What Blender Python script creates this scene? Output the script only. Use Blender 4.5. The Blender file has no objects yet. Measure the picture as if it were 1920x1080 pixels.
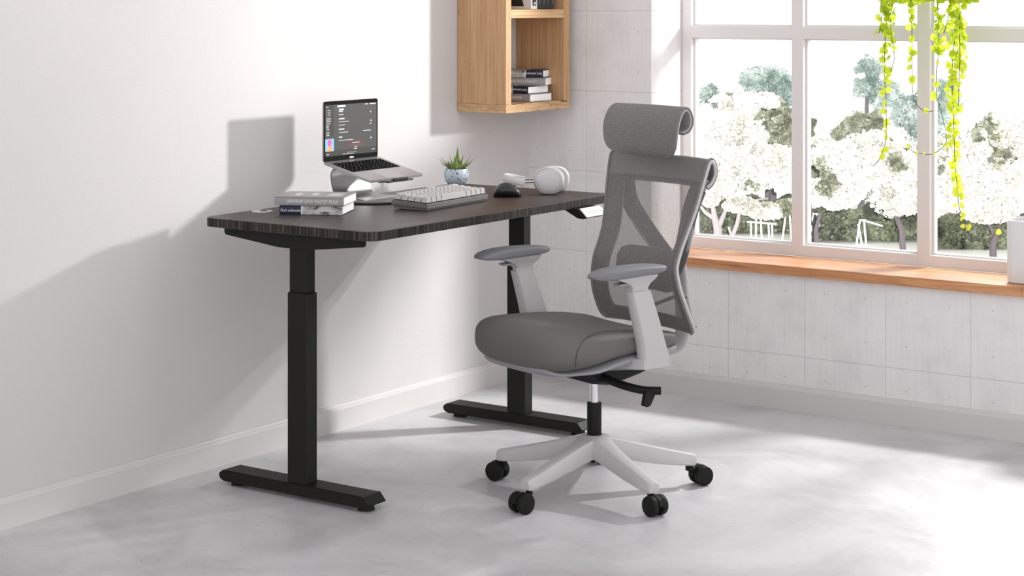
import bpy, bmesh, math, random
from mathutils import Vector, Matrix
random.seed(7)
PI = math.pi
col = bpy.context.scene.collection

# ------------------------------------------------------------------ camera maths (metres, wall corner at the origin)
FPX = 3461.0
CAM = (4.208, -6.2075, 1.5)
YAW = math.atan((3353 - 960) / FPX)
FW = (-math.sin(YAW), math.cos(YAW)); RT = (math.cos(YAW), math.sin(YAW))
def far_point(u, v, k):
    s = (u - 960) / FPX; t = -(v - 8) / FPX
    return Vector((CAM[0] + k*(FW[0]+s*RT[0]), CAM[1] + k*(FW[1]+s*RT[1]), CAM[2] + k*t))

# ------------------------------------------------------------------ materials
def nodes_of(m):
    m.use_nodes = True
    return m.node_tree.nodes, m.node_tree.links
def mat(name, color, rough=.5, metal=0., spec=.5, coat=0.):
    m = bpy.data.materials.new(name)
    n, l = nodes_of(m); b = n['Principled BSDF']
    b.inputs['Base Color'].default_value = (*color, 1)
    b.inputs['Roughness'].default_value = rough
    b.inputs['Metallic'].default_value = metal
    b.inputs['Specular IOR Level'].default_value = spec
    b.inputs['Coat Weight'].default_value = coat
    return m
def N(n, t, **kw):
    x = n.new(t)
    for k, v in kw.items(): setattr(x, k, v)
    return x
def mth(n, l, op, a, b=None, c=None, clamp=False):
    x = n.new('ShaderNodeMath'); x.operation = op; x.use_clamp = clamp
    for i, v in enumerate((a, b, c)):
        if v is None: continue
        if isinstance(v, (int, float)): x.inputs[i].default_value = v
        else: l.new(v, x.inputs[i])
    return x.outputs[0]
def mapping(n, l, scale=(1,1,1), rot=(0,0,0), kind='Object'):
    tc = n.new('ShaderNodeTexCoord'); mp = n.new('ShaderNodeMapping')
    mp.inputs['Scale'].default_value = scale; mp.inputs['Rotation'].default_value = rot
    l.new(tc.outputs[kind], mp.inputs[0]); return mp.outputs[0]
def noise(n, l, vec, scale, detail=4, rough=.5, dist=0.):
    t = n.new('ShaderNodeTexNoise'); t.inputs['Scale'].default_value = scale
    t.inputs['Detail'].default_value = detail; t.inputs['Roughness'].default_value = rough
    t.inputs['Distortion'].default_value = dist
    l.new(vec, t.inputs['Vector']); return t.outputs['Fac']
def ramp(n, l, fac, stops):
    r = n.new('ShaderNodeValToRGB'); e = r.color_ramp.elements
    while len(e) > 1: e.remove(e[-1])
    e[0].position = stops[0][0]; e[0].color = (*stops[0][1], 1)
    for p, c in stops[1:]:
        x = e.new(p); x.color = (*c, 1)
    l.new(fac, r.inputs[0]); return r.outputs[0]
def bump(n, l, h, strength, dist=.01):
    b = n.new('ShaderNodeBump'); b.inputs['Strength'].default_value = strength
    b.inputs['Distance'].default_value = dist
    l.new(h, b.inputs['Height']); return b.outputs[0]
def g(v, r=1., b=1.): return (v*r, v, v*b)
def mixc(n, l, fac, a, b):
    x = n.new('ShaderNodeMix'); x.data_type = 'RGBA'
    if isinstance(fac, (int, float)): x.inputs[0].default_value = fac
    else: l.new(fac, x.inputs[0])
    for i, v in ((6, a), (7, b)):
        if isinstance(v, tuple): x.inputs[i].default_value = (*v, 1)
        else: l.new(v, x.inputs[i])
    return x.outputs[2]

M = {}
def m_plaster():
    m = mat('plaster', g(.55, 1.01, 1.0), .85, spec=.2); n, l = nodes_of(m); b = n['Principled BSDF']
    v = mapping(n, l)
    l.new(ramp(n, l, noise(n, l, v, 1.3, 3), [(.3, (.555, .532, .530)), (.7, (.580, .558, .556))]), b.inputs['Base Color'])
    l.new(bump(n, l, noise(n, l, v, 140, 3), .25, .004), b.inputs['Normal'])
    return m
def m_concrete():
    m = mat('concrete_wall', g(.4), .8, spec=.2); n, l = nodes_of(m); b = n['Principled BSDF']
    v = mapping(n, l)
    sep = n.new('ShaderNodeSeparateXYZ'); l.new(v, sep.inputs[0])
    u = mth(n, l, 'FRACT', mth(n, l, 'DIVIDE', mth(n, l, 'ADD', sep.outputs[0], -.277+3.17), .3170))
    w = mth(n, l, 'FRACT', mth(n, l, 'DIVIDE', mth(n, l, 'ADD', sep.outputs[2], -.518+3.19), .3190))
    du = mth(n, l, 'SUBTRACT', .5, mth(n, l, 'ABSOLUTE', mth(n, l, 'SUBTRACT', u, .5)))
    dw = mth(n, l, 'SUBTRACT', .5, mth(n, l, 'ABSOLUTE', mth(n, l, 'SUBTRACT', w, .5)))
    line = mth(n, l, 'LESS_THAN', mth(n, l, 'MINIMUM', du, dw), .0034)
    hx = mth(n, l, 'SUBTRACT', du, .25); hw = mth(n, l, 'SUBTRACT', dw, .25)
    hd = mth(n, l, 'SQRT', mth(n, l, 'ADD', mth(n, l, 'MULTIPLY', hx, hx), mth(n, l, 'MULTIPLY', hw, hw)))
    hole = mth(n, l, 'LESS_THAN', hd, .011)
    big = ramp(n, l, noise(n, l, v, 5.5, 6, .65), [(.28, (.66, .638, .642)), (.48, (.735, .715, .719)), (.72, (.775, .757, .76))])
    v2 = mapping(n, l, (60, 60, 4))
    streak = ramp(n, l, noise(n, l, v2, 1, 3), [(.35, (.965, .965, .965)), (.6, (1, 1, 1))])
    fine = ramp(n, l, noise(n, l, v, 160, 3, .7), [(.30, (.90, .90, .90)), (.48, (1, 1, 1))])
    mm = n.new('ShaderNodeMix'); mm.data_type = 'RGBA'; mm.blend_type = 'MULTIPLY'; mm.inputs[0].default_value = 1
    l.new(big, mm.inputs[6]); l.new(streak, mm.inputs[7])
    m2 = n.new('ShaderNodeMix'); m2.data_type = 'RGBA'; m2.blend_type = 'MULTIPLY'; m2.inputs[0].default_value = 1
    l.new(mm.outputs[2], m2.inputs[6]); l.new(fine, m2.inputs[7])
    c = mixc(n, l, mth(n, l, 'MULTIPLY', line, .42), m2.outputs[2], (.22, .21, .21))
    c = mixc(n, l, mth(n, l, 'MULTIPLY', hole, .35), c, (.2, .19, .19))
    l.new(c, b.inputs['Base Color'])
    l.new(bump(n, l, mth(n, l, 'SUBTRACT', 1, line), .3, .004), b.inputs['Normal'])
    return m
def m_floor():
    m = mat('concrete_floor', g(.4), .45, spec=.5); n, l = nodes_of(m); b = n['Principled BSDF']
    v = mapping(n, l)
    a = noise(n, l, v, 2.2, 8, .62, .6)
    c1 = ramp(n, l, a, [(.28, (.38, .363, .38)), (.42, (.46, .446, .464)), (.55, (.535, .527, .546)), (.74, (.60, .596, .612))])
    v2 = mapping(n, l, (1, 1, 1), (0, 0, .5))
    f = noise(n, l, v2, 17, 9, .74, 1.6)
    c2 = ramp(n, l, f, [(.24, (.66, .64, .66)), (.33, (.90, .89, .90)), (.44, (1, 1, 1)), (.66, (1, 1, 1)), (.76, (1.1, 1.1, 1.1))])
    mm = n.new('ShaderNodeMix'); mm.data_type = 'RGBA'; mm.blend_type = 'MULTIPLY'; mm.inputs[0].default_value = 1
    l.new(c1, mm.inputs[6]); l.new(c2, mm.inputs[7])
    # pits
    vo = n.new('ShaderNodeTexVoronoi'); vo.inputs['Scale'].default_value = 9; vo.inputs['Randomness'].default_value = 1
    l.new(v, vo.inputs['Vector'])
    pit = mth(n, l, 'LESS_THAN', vo.outputs['Distance'], .045)
    c = mixc(n, l, mth(n, l, 'MULTIPLY', pit, .35), mm.outputs[2], (.16, .155, .16))
    l.new(c, b.inputs['Base Color'])
    l.new(ramp(n, l, f, [(.3, (.42,)*3), (.7, (.30,)*3)]), b.inputs['Roughness'])
    l.new(bump(n, l, f, .06, .004), b.inputs['Normal'])
    return m
def m_wood(name, stops, scale=(3, 40, 3), rot=(0,0,0), rough=.5, spec=.35, knots=None, bscale=1.0, dist=.8, kind='Object'):
    m = mat(name, stops[0][1], rough, spec=spec); n, l = nodes_of(m); b = n['Principled BSDF']
    v = mapping(n, l, scale, rot, kind)
    a = noise(n, l, v, bscale, 7, .6, dist)
    c = ramp(n, l, a, stops)
    if knots:
        kv = mapping(n, l, knots[0], rot, kind)
        k = noise(n, l, kv, 1, 5, .6, 1.5)
        kf = ramp(n, l, k, [(knots[1], (0, 0, 0)), (knots[1]+.05, (1, 1, 1))])
        c = mixc(n, l, mth(n, l, 'MULTIPLY', kf, knots[3]), c, knots[2])
    l.new(c, b.inputs['Base Color'])
    l.new(bump(n, l, a, .08, .002), b.inputs['Normal'])
    return m
def m_mesh(name, color, alpha, period, axis=2):
    m = mat(name, color, .75, spec=.2); n, l = nodes_of(m); b = n['Principled BSDF']
    v = mapping(n, l)
    sep = n.new('ShaderNodeSeparateXYZ'); l.new(v, sep.inputs[0])
    nz = noise(n, l, v, 220, 2)
    s = mth(n, l, 'SINE', mth(n, l, 'ADD', mth(n, l, 'MULTIPLY', sep.outputs[axis], 2*PI/period), mth(n, l, 'MULTIPLY', nz, 3.0)))
    fac = mth(n, l, 'ADD', alpha, mth(n, l, 'MULTIPLY', s, .10), clamp=True)
    cc = ramp(n, l, nz, [(.3, tuple(x*.8 for x in color)), (.7, tuple(min(1, x*1.2) for x in color))])
    l.new(cc, b.inputs['Base Color'])
    l.new(bump(n, l, s, .25, .001), b.inputs['Normal'])
    if alpha < 1.2:
        tr = n.new('ShaderNodeBsdfTransparent'); mx = n.new('ShaderNodeMixShader')
        l.new(fac, mx.inputs[0]); l.new(tr.outputs[0], mx.inputs[1]); l.new(b.outputs[0], mx.inputs[2])
        l.new(mx.outputs[0], n['Material Output'].inputs[0])
    return m
def m_leaf(name, c1, c2, trans=.5, scale=30):
    m = mat(name, c1, .5, spec=.3); n, l = nodes_of(m); b = n['Principled BSDF']
    v = mapping(n, l)
    c = ramp(n, l, noise(n, l, v, scale, 3), [(.35, c1), (.65, c2)])
    l.new(c, b.inputs['Base Color'])
    tr = n.new('ShaderNodeBsdfTranslucent'); l.new(c, tr.inputs[0])
    mx = n.new('ShaderNodeMixShader'); mx.inputs[0].default_value = trans
    l.new(b.outputs[0], mx.inputs[1]); l.new(tr.outputs[0], mx.inputs[2])
    l.new(mx.outputs[0], n['Material Output'].inputs[0])
    return m
def m_emit(name, c, s):
    m = bpy.data.materials.new(name); n, l = nodes_of(m); b = n['Principled BSDF']
    b.inputs['Base Color'].default_value = (.01, .01, .01, 1)
    b.inputs['Emission Color'].default_value = (*c, 1); b.inputs['Emission Strength'].default_value = s
    b.inputs['Roughness'].default_value = .4; b.inputs['Specular IOR Level'].default_value = .05
    return m
M['plaster'] = m_plaster(); M['concrete'] = m_concrete(); M['floor'] = m_floor()
M['base'] = mat('skirting_paint', (.575, .552, .548), .5, spec=.3)
M['frame'] = mat('window_paint', (.68, .65, .645), .45, spec=.3)
M['sill'] = m_wood('sill_wood', [(.28, (.30, .10, .03)), (.45, (.47, .19, .06)), (.6, (.60, .28, .10)), (.75, (.66, .36, .15))], (2.2, 9, 26), rough=.5, spec=.8, dist=1.6)
M['sill'].node_tree.nodes['Principled BSDF'].inputs['Coat Weight'].default_value = .9
M['sill'].node_tree.nodes['Principled BSDF'].inputs['Coat Roughness'].default_value = .5
M['oak'] = m_wood('oak', [(.28, (.36, .20, .10)), (.45, (.46, .275, .145)), (.6, (.53, .335, .185)), (.8, (.57, .38, .225))], (120, 120, 2.6), rough=.6, spec=.2,
                  knots=((60, 60, 5.0), .655, (.16, .085, .045), .7))
M['oak_h'] = m_wood('oak_lengthwise', [(.3, (.42, .25, .12)), (.45, (.56, .36, .19)), (.6, (.64, .44, .25)), (.8, (.68, .49, .30))], (60, 3.2, 70), rough=.6, spec=.2,
                  knots=((20, 5, 26), .70, (.13, .07, .035), .8))
M['oak_b'] = m_wood('oak_cracked', [(.3, (.38, .22, .11)), (.45, (.49, .30, .16)), (.6, (.56, .37, .21)), (.8, (.62, .43, .26))], (14, 5, 90), rough=.6, spec=.2,
                  knots=((16, 9, 110), .59, (.07, .035, .018), .95))
M['top'] = m_wood('dark_walnut_laminate', [(.3, (.024, .017, .0145)), (.5, (.046, .034, .030)), (.7, (.075, .057, .050))], (30, 1.6, 20), rough=.40, spec=.38, dist=1.0)
M['edge'] = m_wood('walnut_edge_band', [(.38, (.003, .003, .0025)), (.5, (.014, .0115, .0095)), (.62, (.060, .045, .037))], (130, 130, .6), rough=.5, spec=.3, dist=.2)
M['black'] = mat('black_powder_coat', (.0085, .0085, .0072), .5, spec=.25)
M['blackp'] = mat('black_plastic', (.006, .006, .0055), .55, spec=.25)
M['caster'] = mat('caster_plastic', (.0085, .009, .008), .6, spec=.2)
M['pad'] = mat('rubber_pad', (.008, .008, .008), .8)
M['white_p'] = mat('white_chair_plastic', (.47, .46, .47), .38, spec=.45)
M['base_p'] = mat('white_base_plastic', (.52, .505, .515), .4, spec=.45)
M['grey_p'] = mat('light_grey_plastic', (.27, .268, .285), .5, spec=.35)
M['armpad'] = mat('arm_pad_grey', (.175, .178, .19), .55, spec=.3)
M['ring'] = mat('back_ring_grey', (.19, .184, .18), .6, spec=.25)
M['arm2'] = mat('support_grey', (.20, .195, .195), .55, spec=.25)
M['chrome'] = mat('polished_lift', (.75, .75, .78), .12, 1.0)
M['alu'] = mat('laptop_aluminium', (.42, .40, .41), .35, .6)
M['stand'] = mat('stand_aluminium', (.27, .26, .265), .36, .85)
M['lip'] = mat('dark_rubber_lip', (.03, .03, .033), .5)
M['mesh'] = m_mesh('chair_mesh', (.215, .206, .202), .66, .0032)
M['meshd'] = m_mesh('headrest_mesh', (.185, .178, .174), 2.0, .0032)
M['screen'] = mat('screen_glass', (.004, .004, .004), .12, spec=.5)
M['keyb'] = mat('black_key', (.004, .004, .004), .7, spec=.1)
M['cap'] = mat('pale_keycap', (.46, .445, .44), .4, spec=.4)
M['kcase'] = mat('keyboard_case', (.13, .122, .115), .4, spec=.5)
M['mouse'] = mat('mouse_black', (.012, .012, .013), .35, spec=.5)
M['hp'] = mat('headphone_silver', (.50, .49, .50), .3, .25, spec=.5)
M['hpw'] = mat('headphone_white', (.62, .61, .61), .55)
M['page'] = mat('book_pages', (.92, .91, .90), .8, spec=.1)
M['bgrey'] = mat('grey_cover', (.31, .295, .30), .5, spec=.3)
M['navy'] = mat('navy_cover', (.006, .015, .045), .45, spec=.4)
M['ink'] = mat('white_ink', (.75, .75, .75), .6)
M['inkk'] = mat('black_ink', (.01, .01, .01), .6)
M['white'] = mat('white_gloss', (.68, .67, .67), .4)
M['binder'] = mat('black_binder', (.012, .014, .016), .35, spec=.5)
M['grom'] = mat('grommet_white', (.52, .50, .50), .4)
M['dark'] = mat('dark_hole', (.02, .018, .018), .6)
M['pot'] = None
def m_pot():
    m = mat('terrazzo_pot', (.45, .54, .6), .4); n, l = nodes_of(m); b = n['Principled BSDF']
    v = mapping(n, l)
    vo = n.new('ShaderNodeTexVoronoi'); vo.inputs['Scale'].default_value = 130; l.new(v, vo.inputs['Vector'])
    v2 = n.new('ShaderNodeTexVoronoi'); v2.inputs['Scale'].default_value = 52; l.new(v, v2.inputs['Vector'])
    s1 = mth(n, l, 'LESS_THAN', vo.outputs['Distance'], .34)
    sep = n.new('ShaderNodeSeparateColor'); l.new(vo.outputs['Color'], sep.inputs[0])
    s1 = mth(n, l, 'MULTIPLY', s1, mth(n, l, 'GREATER_THAN', sep.outputs[0], .45))
    sep2 = n.new('ShaderNodeSeparateColor'); l.new(v2.outputs['Color'], sep2.inputs[0])
    s2 = mth(n, l, 'MULTIPLY', mth(n, l, 'LESS_THAN', v2.outputs['Distance'], .22), mth(n, l, 'GREATER_THAN', sep2.outputs[1], .7))
    base = ramp(n, l, noise(n, l, v, 20, 2), [(.3, (.43, .53, .60)), (.7, (.50, .59, .65))])
    c = mixc(n, l, s1, base, (.02, .03, .05)); c = mixc(n, l, s2, c, (.6, .18, .13))
    l.new(c, b.inputs['Base Color']); return m
M['pot'] = m_pot()
M['succ'] = m_leaf('succulent_leaf', (.17, .26, .06), (.30, .40, .12), .2, 60)
M['teeth'] = mat('leaf_teeth', (.55, .56, .38), .6)
M['soil'] = mat('soil', (.03, .022, .016), .95)
M['ivy'] = m_leaf('ivy_leaf', (.62, .72, .06), (.85, .92, .10), .6, 14)
M['ivyg'] = m_leaf('ivy_leaf_green', (.36, .52, .03), (.58, .70, .04), .55, 14)
M['stem'] = mat('ivy_stem', (.07, .05, .02), .7)
M['blown_leaf'] = m_leaf('overexposed', (.80, .79, .72), (1.0, .99, .97), .4, .9)  # leaf colour turned near-white to stand in for overexposed foliage
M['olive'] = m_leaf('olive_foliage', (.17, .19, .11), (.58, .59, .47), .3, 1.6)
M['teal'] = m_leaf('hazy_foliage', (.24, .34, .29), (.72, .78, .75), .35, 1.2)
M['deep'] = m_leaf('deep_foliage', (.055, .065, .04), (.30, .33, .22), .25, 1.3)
M['bark'] = mat('pale_bark', (.42, .38, .39), .9)
M['barkd'] = mat('dark_bark', (.13, .11, .12), .9)
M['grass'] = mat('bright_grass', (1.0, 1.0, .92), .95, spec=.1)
M['wmetal'] = mat('white_metal', (.95, .95, .95), .5)
M['glass'] = None
def m_glass():
    m = bpy.data.materials.new('window_glass'); n, l = nodes_of(m)
    for x in list(n):
        if x.type != 'OUTPUT_MATERIAL': n.remove(x)
    o = [x for x in n if x.type == 'OUTPUT_MATERIAL'][0]
    tr = n.new('ShaderNodeBsdfTransparent'); tr.inputs[0].default_value = (.97, .98, .98, 1)
    gl = n.new('ShaderNodeBsdfGlossy'); gl.inputs['Roughness'].default_value = .02
    mx = n.new('ShaderNodeMixShader'); mx.inputs[0].default_value = .05
    l.new(tr.outputs[0], mx.inputs[1]); l.new(gl.outputs[0], mx.inputs[2]); l.new(mx.outputs[0], o.inputs[0])
    return m
M['glass'] = m_glass()
def m_photo_cover():
    m = mat('sketch_cover', (.5, .5, .5), .4); n, l = nodes_of(m); b = n['Principled BSDF']
    v = mapping(n, l, (1, 1, 1))
    a = noise(n, l, v, 22, 3, .5, 1.5)
    l.new(ramp(n, l, a, [(.36, (.02, .02, .02)), (.41, (.22, .22, .22)), (.52, (.36, .36, .36)), (.66, (.52, .51, .51))]), b.inputs['Base Color'])
    return m
M['sketch'] = m_photo_cover()

# ------------------------------------------------------------------ mesh helpers
def link(name, bm, m, parent=None, smooth=False, loc=None, ms=None):
    me = bpy.data.meshes.new(name)
    bmesh.ops.recalc_face_normals(bm, faces=bm.faces[:])
    bm.to_mesh(me); bm.free()
    for x in (ms or [m]): me.materials.append(x)
    if smooth:
        for p in me.polygons: p.use_smooth = True
        if smooth != 'all':
            try: me.set_sharp_from_angle(angle=math.radians(38))
            except Exception: pass
    o = bpy.data.objects.new(name, me); col.objects.link(o)
    if parent: o.parent = parent
    if loc: o.location = loc
    return o
def thing(name, label, cat, loc=(0,0,0), rz=0, group=None):
    o = bpy.data.objects.new(name, None); col.objects.link(o)
    o.location = loc; o.rotation_euler = (0, 0, rz); o.empty_display_size = .05
    o['label'] = label; o['category'] = cat
    if group: o['group'] = group
    return o
def tag(o, label, cat, group=None, kind=None):
    o['label'] = label; o['category'] = cat
    if group: o['group'] = group
    if kind: o['kind'] = kind
    return o
def structure(o): o['kind'] = 'structure'; return o
def box(bm, x0, x1, y0, y1, z0, z1, bev=0, seg=2, mi=0, mtx=None):
    vs = [bm.verts.new(p) for p in ((x0,y0,z0),(x1,y0,z0),(x1,y1,z0),(x0,y1,z0),(x0,y0,z1),(x1,y0,z1),(x1,y1,z1),(x0,y1,z1))]
    fs = [bm.faces.new([vs[i] for i in f]) for f in ((0,3,2,1),(4,5,6,7),(0,1,5,4),(1,2,6,5),(2,3,7,6),(3,0,4,7))]
    for f in fs: f.material_index = mi
    geo = vs
    if bev:
        es = list({e for f in fs for e in f.edges})
        r = bmesh.ops.bevel(bm, geom=es, offset=bev, segments=seg, affect='EDGES', profile=.5)
        geo = list({v for f in r['faces'] for v in f.verts} | {v for v in vs if v.is_valid})
        for f in r['faces']: f.material_index = mi
    if mtx is not None:
        bmesh.ops.transform(bm, matrix=mtx, verts=geo)
    return geo
def rings(bm, rr, cap=True, closed=True, mi=0):
    """loft through a list of rings (lists of points)"""
    vv = [[bm.verts.new(p) for p in r] for r in rr]
    k = len(vv[0])
    for a, b in zip(vv, vv[1:]):
        for i in range(k if closed else k-1):
            j = (i+1) % k
            f = bm.faces.new((a[i], a[j], b[j], b[i])); f.material_index = mi
    if cap and closed:
        f = bm.faces.new(vv[0][::-1]); f.material_index = mi
        f = bm.faces.new(vv[-1]); f.material_index = mi
    return vv
def tube(bm, pts, r, k=10, cap=True, mi=0, flat=None, up=None):
    """tube along points; r number or list; flat=(a,b) gives elliptical radii multipliers"""
    pts = [Vector(p) for p in pts]; rr = []
    prev = None
    for i, p in enumerate(pts):
        t = (pts[min(i+1, len(pts)-1)] - pts[max(i-1, 0)]).normalized()
        if prev is None:
            a = Vector(up) if up else (Vector((0,0,1)) if abs(t.z) < .9 else Vector((1,0,0)))
            u = (a - t*a.dot(t)).normalized()
        else:
            u = (prev - t*prev.dot(t)).normalized()
        prev = u; w = t.cross(u)
        ra = r[i] if isinstance(r, (list, tuple)) else r
        fa, fb = (flat if flat else (1, 1))
        rr.append([p + u*math.cos(2*PI*j/k)*ra*fa + w*math.sin(2*PI*j/k)*ra*fb for j in range(k)])
    rings(bm, rr, cap, mi=mi)
def cyl(bm, c0, c1, r0, r1=None, k=32, mi=0, bev=0):
    r1 = r0 if r1 is None else r1
    c0 = Vector(c0); c1 = Vector(c1)
    if bev:
        d = (c1-c0).normalized()
        tube(bm, [c0, c0+d*bev*.3, c0+d*bev, c1-d*bev, c1-d*bev*.3, c1], [r0-bev, r0-bev*.3, r0, r1, r1-bev*.3, r1-bev], k, mi=mi)
    else: tube(bm, [c0, c1], [r0, r1], k, mi=mi)
def spline(pts, n=8):
    """Catmull-Rom through points"""
    P = [Vector(p) for p in pts]; out = []
    for i in range(len(P)-1):
        a = P[max(i-1, 0)]; b = P[i]; c = P[i+1]; d = P[min(i+2, len(P)-1)]
        for k in range(n):
            t = k/n
            out.append(.5*((2*b) + (c-a)*t + (2*a-5*b+4*c-d)*t*t + (-a+3*b-3*c+d)*t*t*t))
    out.append(P[-1]); return out
def lathe(bm, prof, k=32, mi=0, center=(0,0,0)):
    cx, cy, cz = center
    rings(bm, [[(cx+r*math.cos(2*PI*j/k), cy+r*math.sin(2*PI*j/k), cz+z) for j in range(k)] for r, z in prof], True, mi=mi)
def prism(bm, poly, axis, a, b, mi=0, bev=0):
    """extrude 2D polygon: axis 'y' -> poly in (x,z) etc."""
    def P(p, h):
        return {'x': (h, p[0], p[1]), 'y': (p[0], h, p[1]), 'z': (p[0], p[1], h)}[axis]
    A = [bm.verts.new(P(p, a)) for p in poly]; B = [bm.verts.new(P(p, b)) for p in poly]
    fs = [bm.faces.new(A[::-1]), bm.faces.new(B)]
    k = len(poly)
    for i in range(k): fs.append(bm.faces.new((A[i], A[(i+1) % k], B[(i+1) % k], B[i])))
    for f in fs: f.material_index = mi
    if bev:
        es = list({e for f in fs[:2] for e in f.edges})
        bmesh.ops.bevel(bm, geom=es, offset=bev, segments=2, affect='EDGES', profile=.5)
def rrect(w, h, r, n=6, cx=0, cy=0):
    out = []
    for (sx, sy, a0) in ((1,1,0), (-1,1,PI/2), (-1,-1,PI), (1,-1,1.5*PI)):
        for i in range(n+1):
            a = a0 + PI/2*i/n
            out.append((cx + sx*(w/2-r) + r*math.cos(a), cy + sy*(h/2-r) + r*math.sin(a)))
    return out
def superring(t, hw, z0, z1, n=28, e=3.2, c=0, dish=0, eb=None):
    out = []; zc = (z0+z1)/2; hh = (z1-z0)/2
    for j in range(n):
        a = 2*PI*j/n; ca = math.cos(a); sa = math.sin(a); ee = e if sa >= 0 or eb is None else eb
        s = math.copysign(abs(ca)**(2/ee), ca)*hw
        z = math.copysign(abs(sa)**(2/ee), sa)*hh
        if z > 0 and hw > 0: z -= dish*(1-(s/hw)**2)
        out.append((t, c+s, zc+z))
    return out
def text(body, size, m, parent, mtx, name='lettering', extrude=.0003, align='LEFT', sx=1.0):
    cu = bpy.data.curves.new(name, 'FONT'); cu.body = body; cu.size = size; cu.extrude = extrude; cu.align_x = align
    o = bpy.data.objects.new(name, cu); col.objects.link(o)
    dg = bpy.context.evaluated_depsgraph_get(); dg.update()
    me = bpy.data.meshes.new_from_object(o.evaluated_get(dg)); bpy.data.objects.remove(o); bpy.data.curves.remove(cu)
    me.transform(mtx @ Matrix.Diagonal((sx, 1, 1, 1)))
    me.materials.clear(); me.materials.append(m); me.name = name
    q = bpy.data.objects.new(name, me); col.objects.link(q); q.parent = parent
    return q
def copy_tree(o, parent=None):
    c = o.copy(); col.objects.link(c); c.parent = parent
    for ch in [x for x in list(col.objects) if x.parent == o]: copy_tree(ch, c)
    return c

# ================================================================== THE ROOM
bm = bmesh.new(); box(bm, -.2, 7.0, -7.5, 0.3, -.1, 0); structure(link('floor', bm, M['floor']))
bm = bmesh.new(); box(bm, -.2, 0, -7.5, 0.3, 0, 2.75); structure(link('wall_left', bm, M['plaster']))
JX, SZT, WT, WR = .574, .497, 2.45, 3.62     # jamb, underside of sill, window top, window right
bm = bmesh.new()
box(bm, 0, JX, 0, .3, 0, 2.75); box(bm, JX, WR, 0, .3, 0, SZT); box(bm, JX, WR, 0, .3, WT, 2.75); box(bm, WR, 7.0, 0, .3, 0, 2.75)
structure(link('wall_back', bm, M['concrete']))
def skirting(name, axis, L0, L1):
    prof = [(0, 0), (.021, 0), (.021, .075), (.0195, .079), (.010, .0835), (.008, .0885), (0, .0895)]
    bm = bmesh.new()
    if axis == 'y': prism(bm, prof, 'y', L0, L1)
    else: prism(bm, [(-a, b) for a, b in prof], 'x', L0, L1)
    structure(link(name, bm, M['base']))
skirting('baseboard_left', 'y', -7.5, 0)
skirting('baseboard_back', 'x', .0, 7.0)

# window: frame, mullions, rail, panes
win = thing('window_1', 'white painted window with tall panes over the wooden sill', 'window', (0, 0, 0)); win['kind'] = 'structure'
Y0, Y1 = .24, .30
bm = bmesh.new()
xs = [(.574, .617), (1.056, 1.106), (1.565, 1.616), (2.074, 2.125), (2.583, 2.634), (3.092, 3.143), (3.575, 3.62)]
box(bm, .574, 3.62, Y0, Y1, .5335, .578, .003)
box(bm, .574, 3.62, Y0, Y1, 2.39, 2.45, .003)
box(bm, .574, 3.62, Y0+.001, Y1, 1.366, 1.415, .003)
for a, b in xs: box(bm, a, b, Y0-.001, Y1, .5335, 2.449, .003)
f = link('window_frame', bm, M['frame'], win)
bm = bmesh.new()      # narrow glazing beads inside every opening
for (a, b), (c, d) in zip(xs, xs[1:]):
    for z0, z1 in ((.578, 1.366), (1.415, 2.39)):
        box(bm, b, b+.009, Y0+.02, Y0+.05, z0, z1); box(bm, c-.004, c, Y0+.02, Y0+.05, z0, z1)
        box(bm, b+.0092, c-.0042, Y0+.021, Y0+.049, z0, z0+.006); box(bm, b+.0092, c-.0042, Y0+.021, Y0+.049, z1-.004, z1)
link('glazing_bead', bm, mat('bead_white', (.66, .65, .66), .4), win)
for (a, b), (c, d) in zip(xs, xs[1:]):
    for z0, z1 in ((.578, 1.366), (1.415, 2.39)):
        bm = bmesh.new(); box(bm, b+.0095, c-.0045, Y0+.032, Y0+.036, z0+.0065, z1-.0045); link('window_pane', bm, M['glass'], win)
# sill: joined planks
bm = bmesh.new(); jx = [.5745, 1.26, 2.05, 2.86, 3.6195]
for a, b in zip(jx, jx[1:]): box(bm, a+.0003, b-.0003, -.022, .2395, SZT+.0005, .533, .0015)
tag(link('window_sill', bm, M['sill']), 'orange brown wooden sill board running under the window', 'window sill')
bpy.data.objects['window_sill']['kind'] = 'structure'
bpy.data.objects['window_sill'].name = 'trim_1'

# ================================================================== DESK
DZ, TH = .838, .028
XA, XB, YA, YB = .148, .833, -2.036, -.702
desk = thing('standing_desk', 'dark walnut topped standing desk on black metal two-stage legs', 'desk', (.49, -1.369, 0))
def dl(x, y, z): return (x-.49, y+1.369, z)
bm = bmesh.new()
pl = rrect(XB-XA, YB-YA, .045, 8)
cxx, cyy = (XA+XB)/2-.49, (YA+YB)/2+1.369
def ringz(off, z):
    return [(cxx+x*(1-off*2/(XB-XA)), cyy+y*(1-off*2/(YB-YA)), z) for x, y in pl]
vv = rings(bm, [ringz(.0015, DZ-TH), ringz(0, DZ-TH+.0015), ringz(0, DZ-.0015), ringz(.0015, DZ)], True)
bm.faces.ensure_lookup_table(); bm.normal_update()
for fc in bm.faces:
    fc.material_index = 0 if abs(fc.normal.z) > .5 else 1
link('desktop', bm, None, desk, ms=[M['top'], M['edge']])
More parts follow.
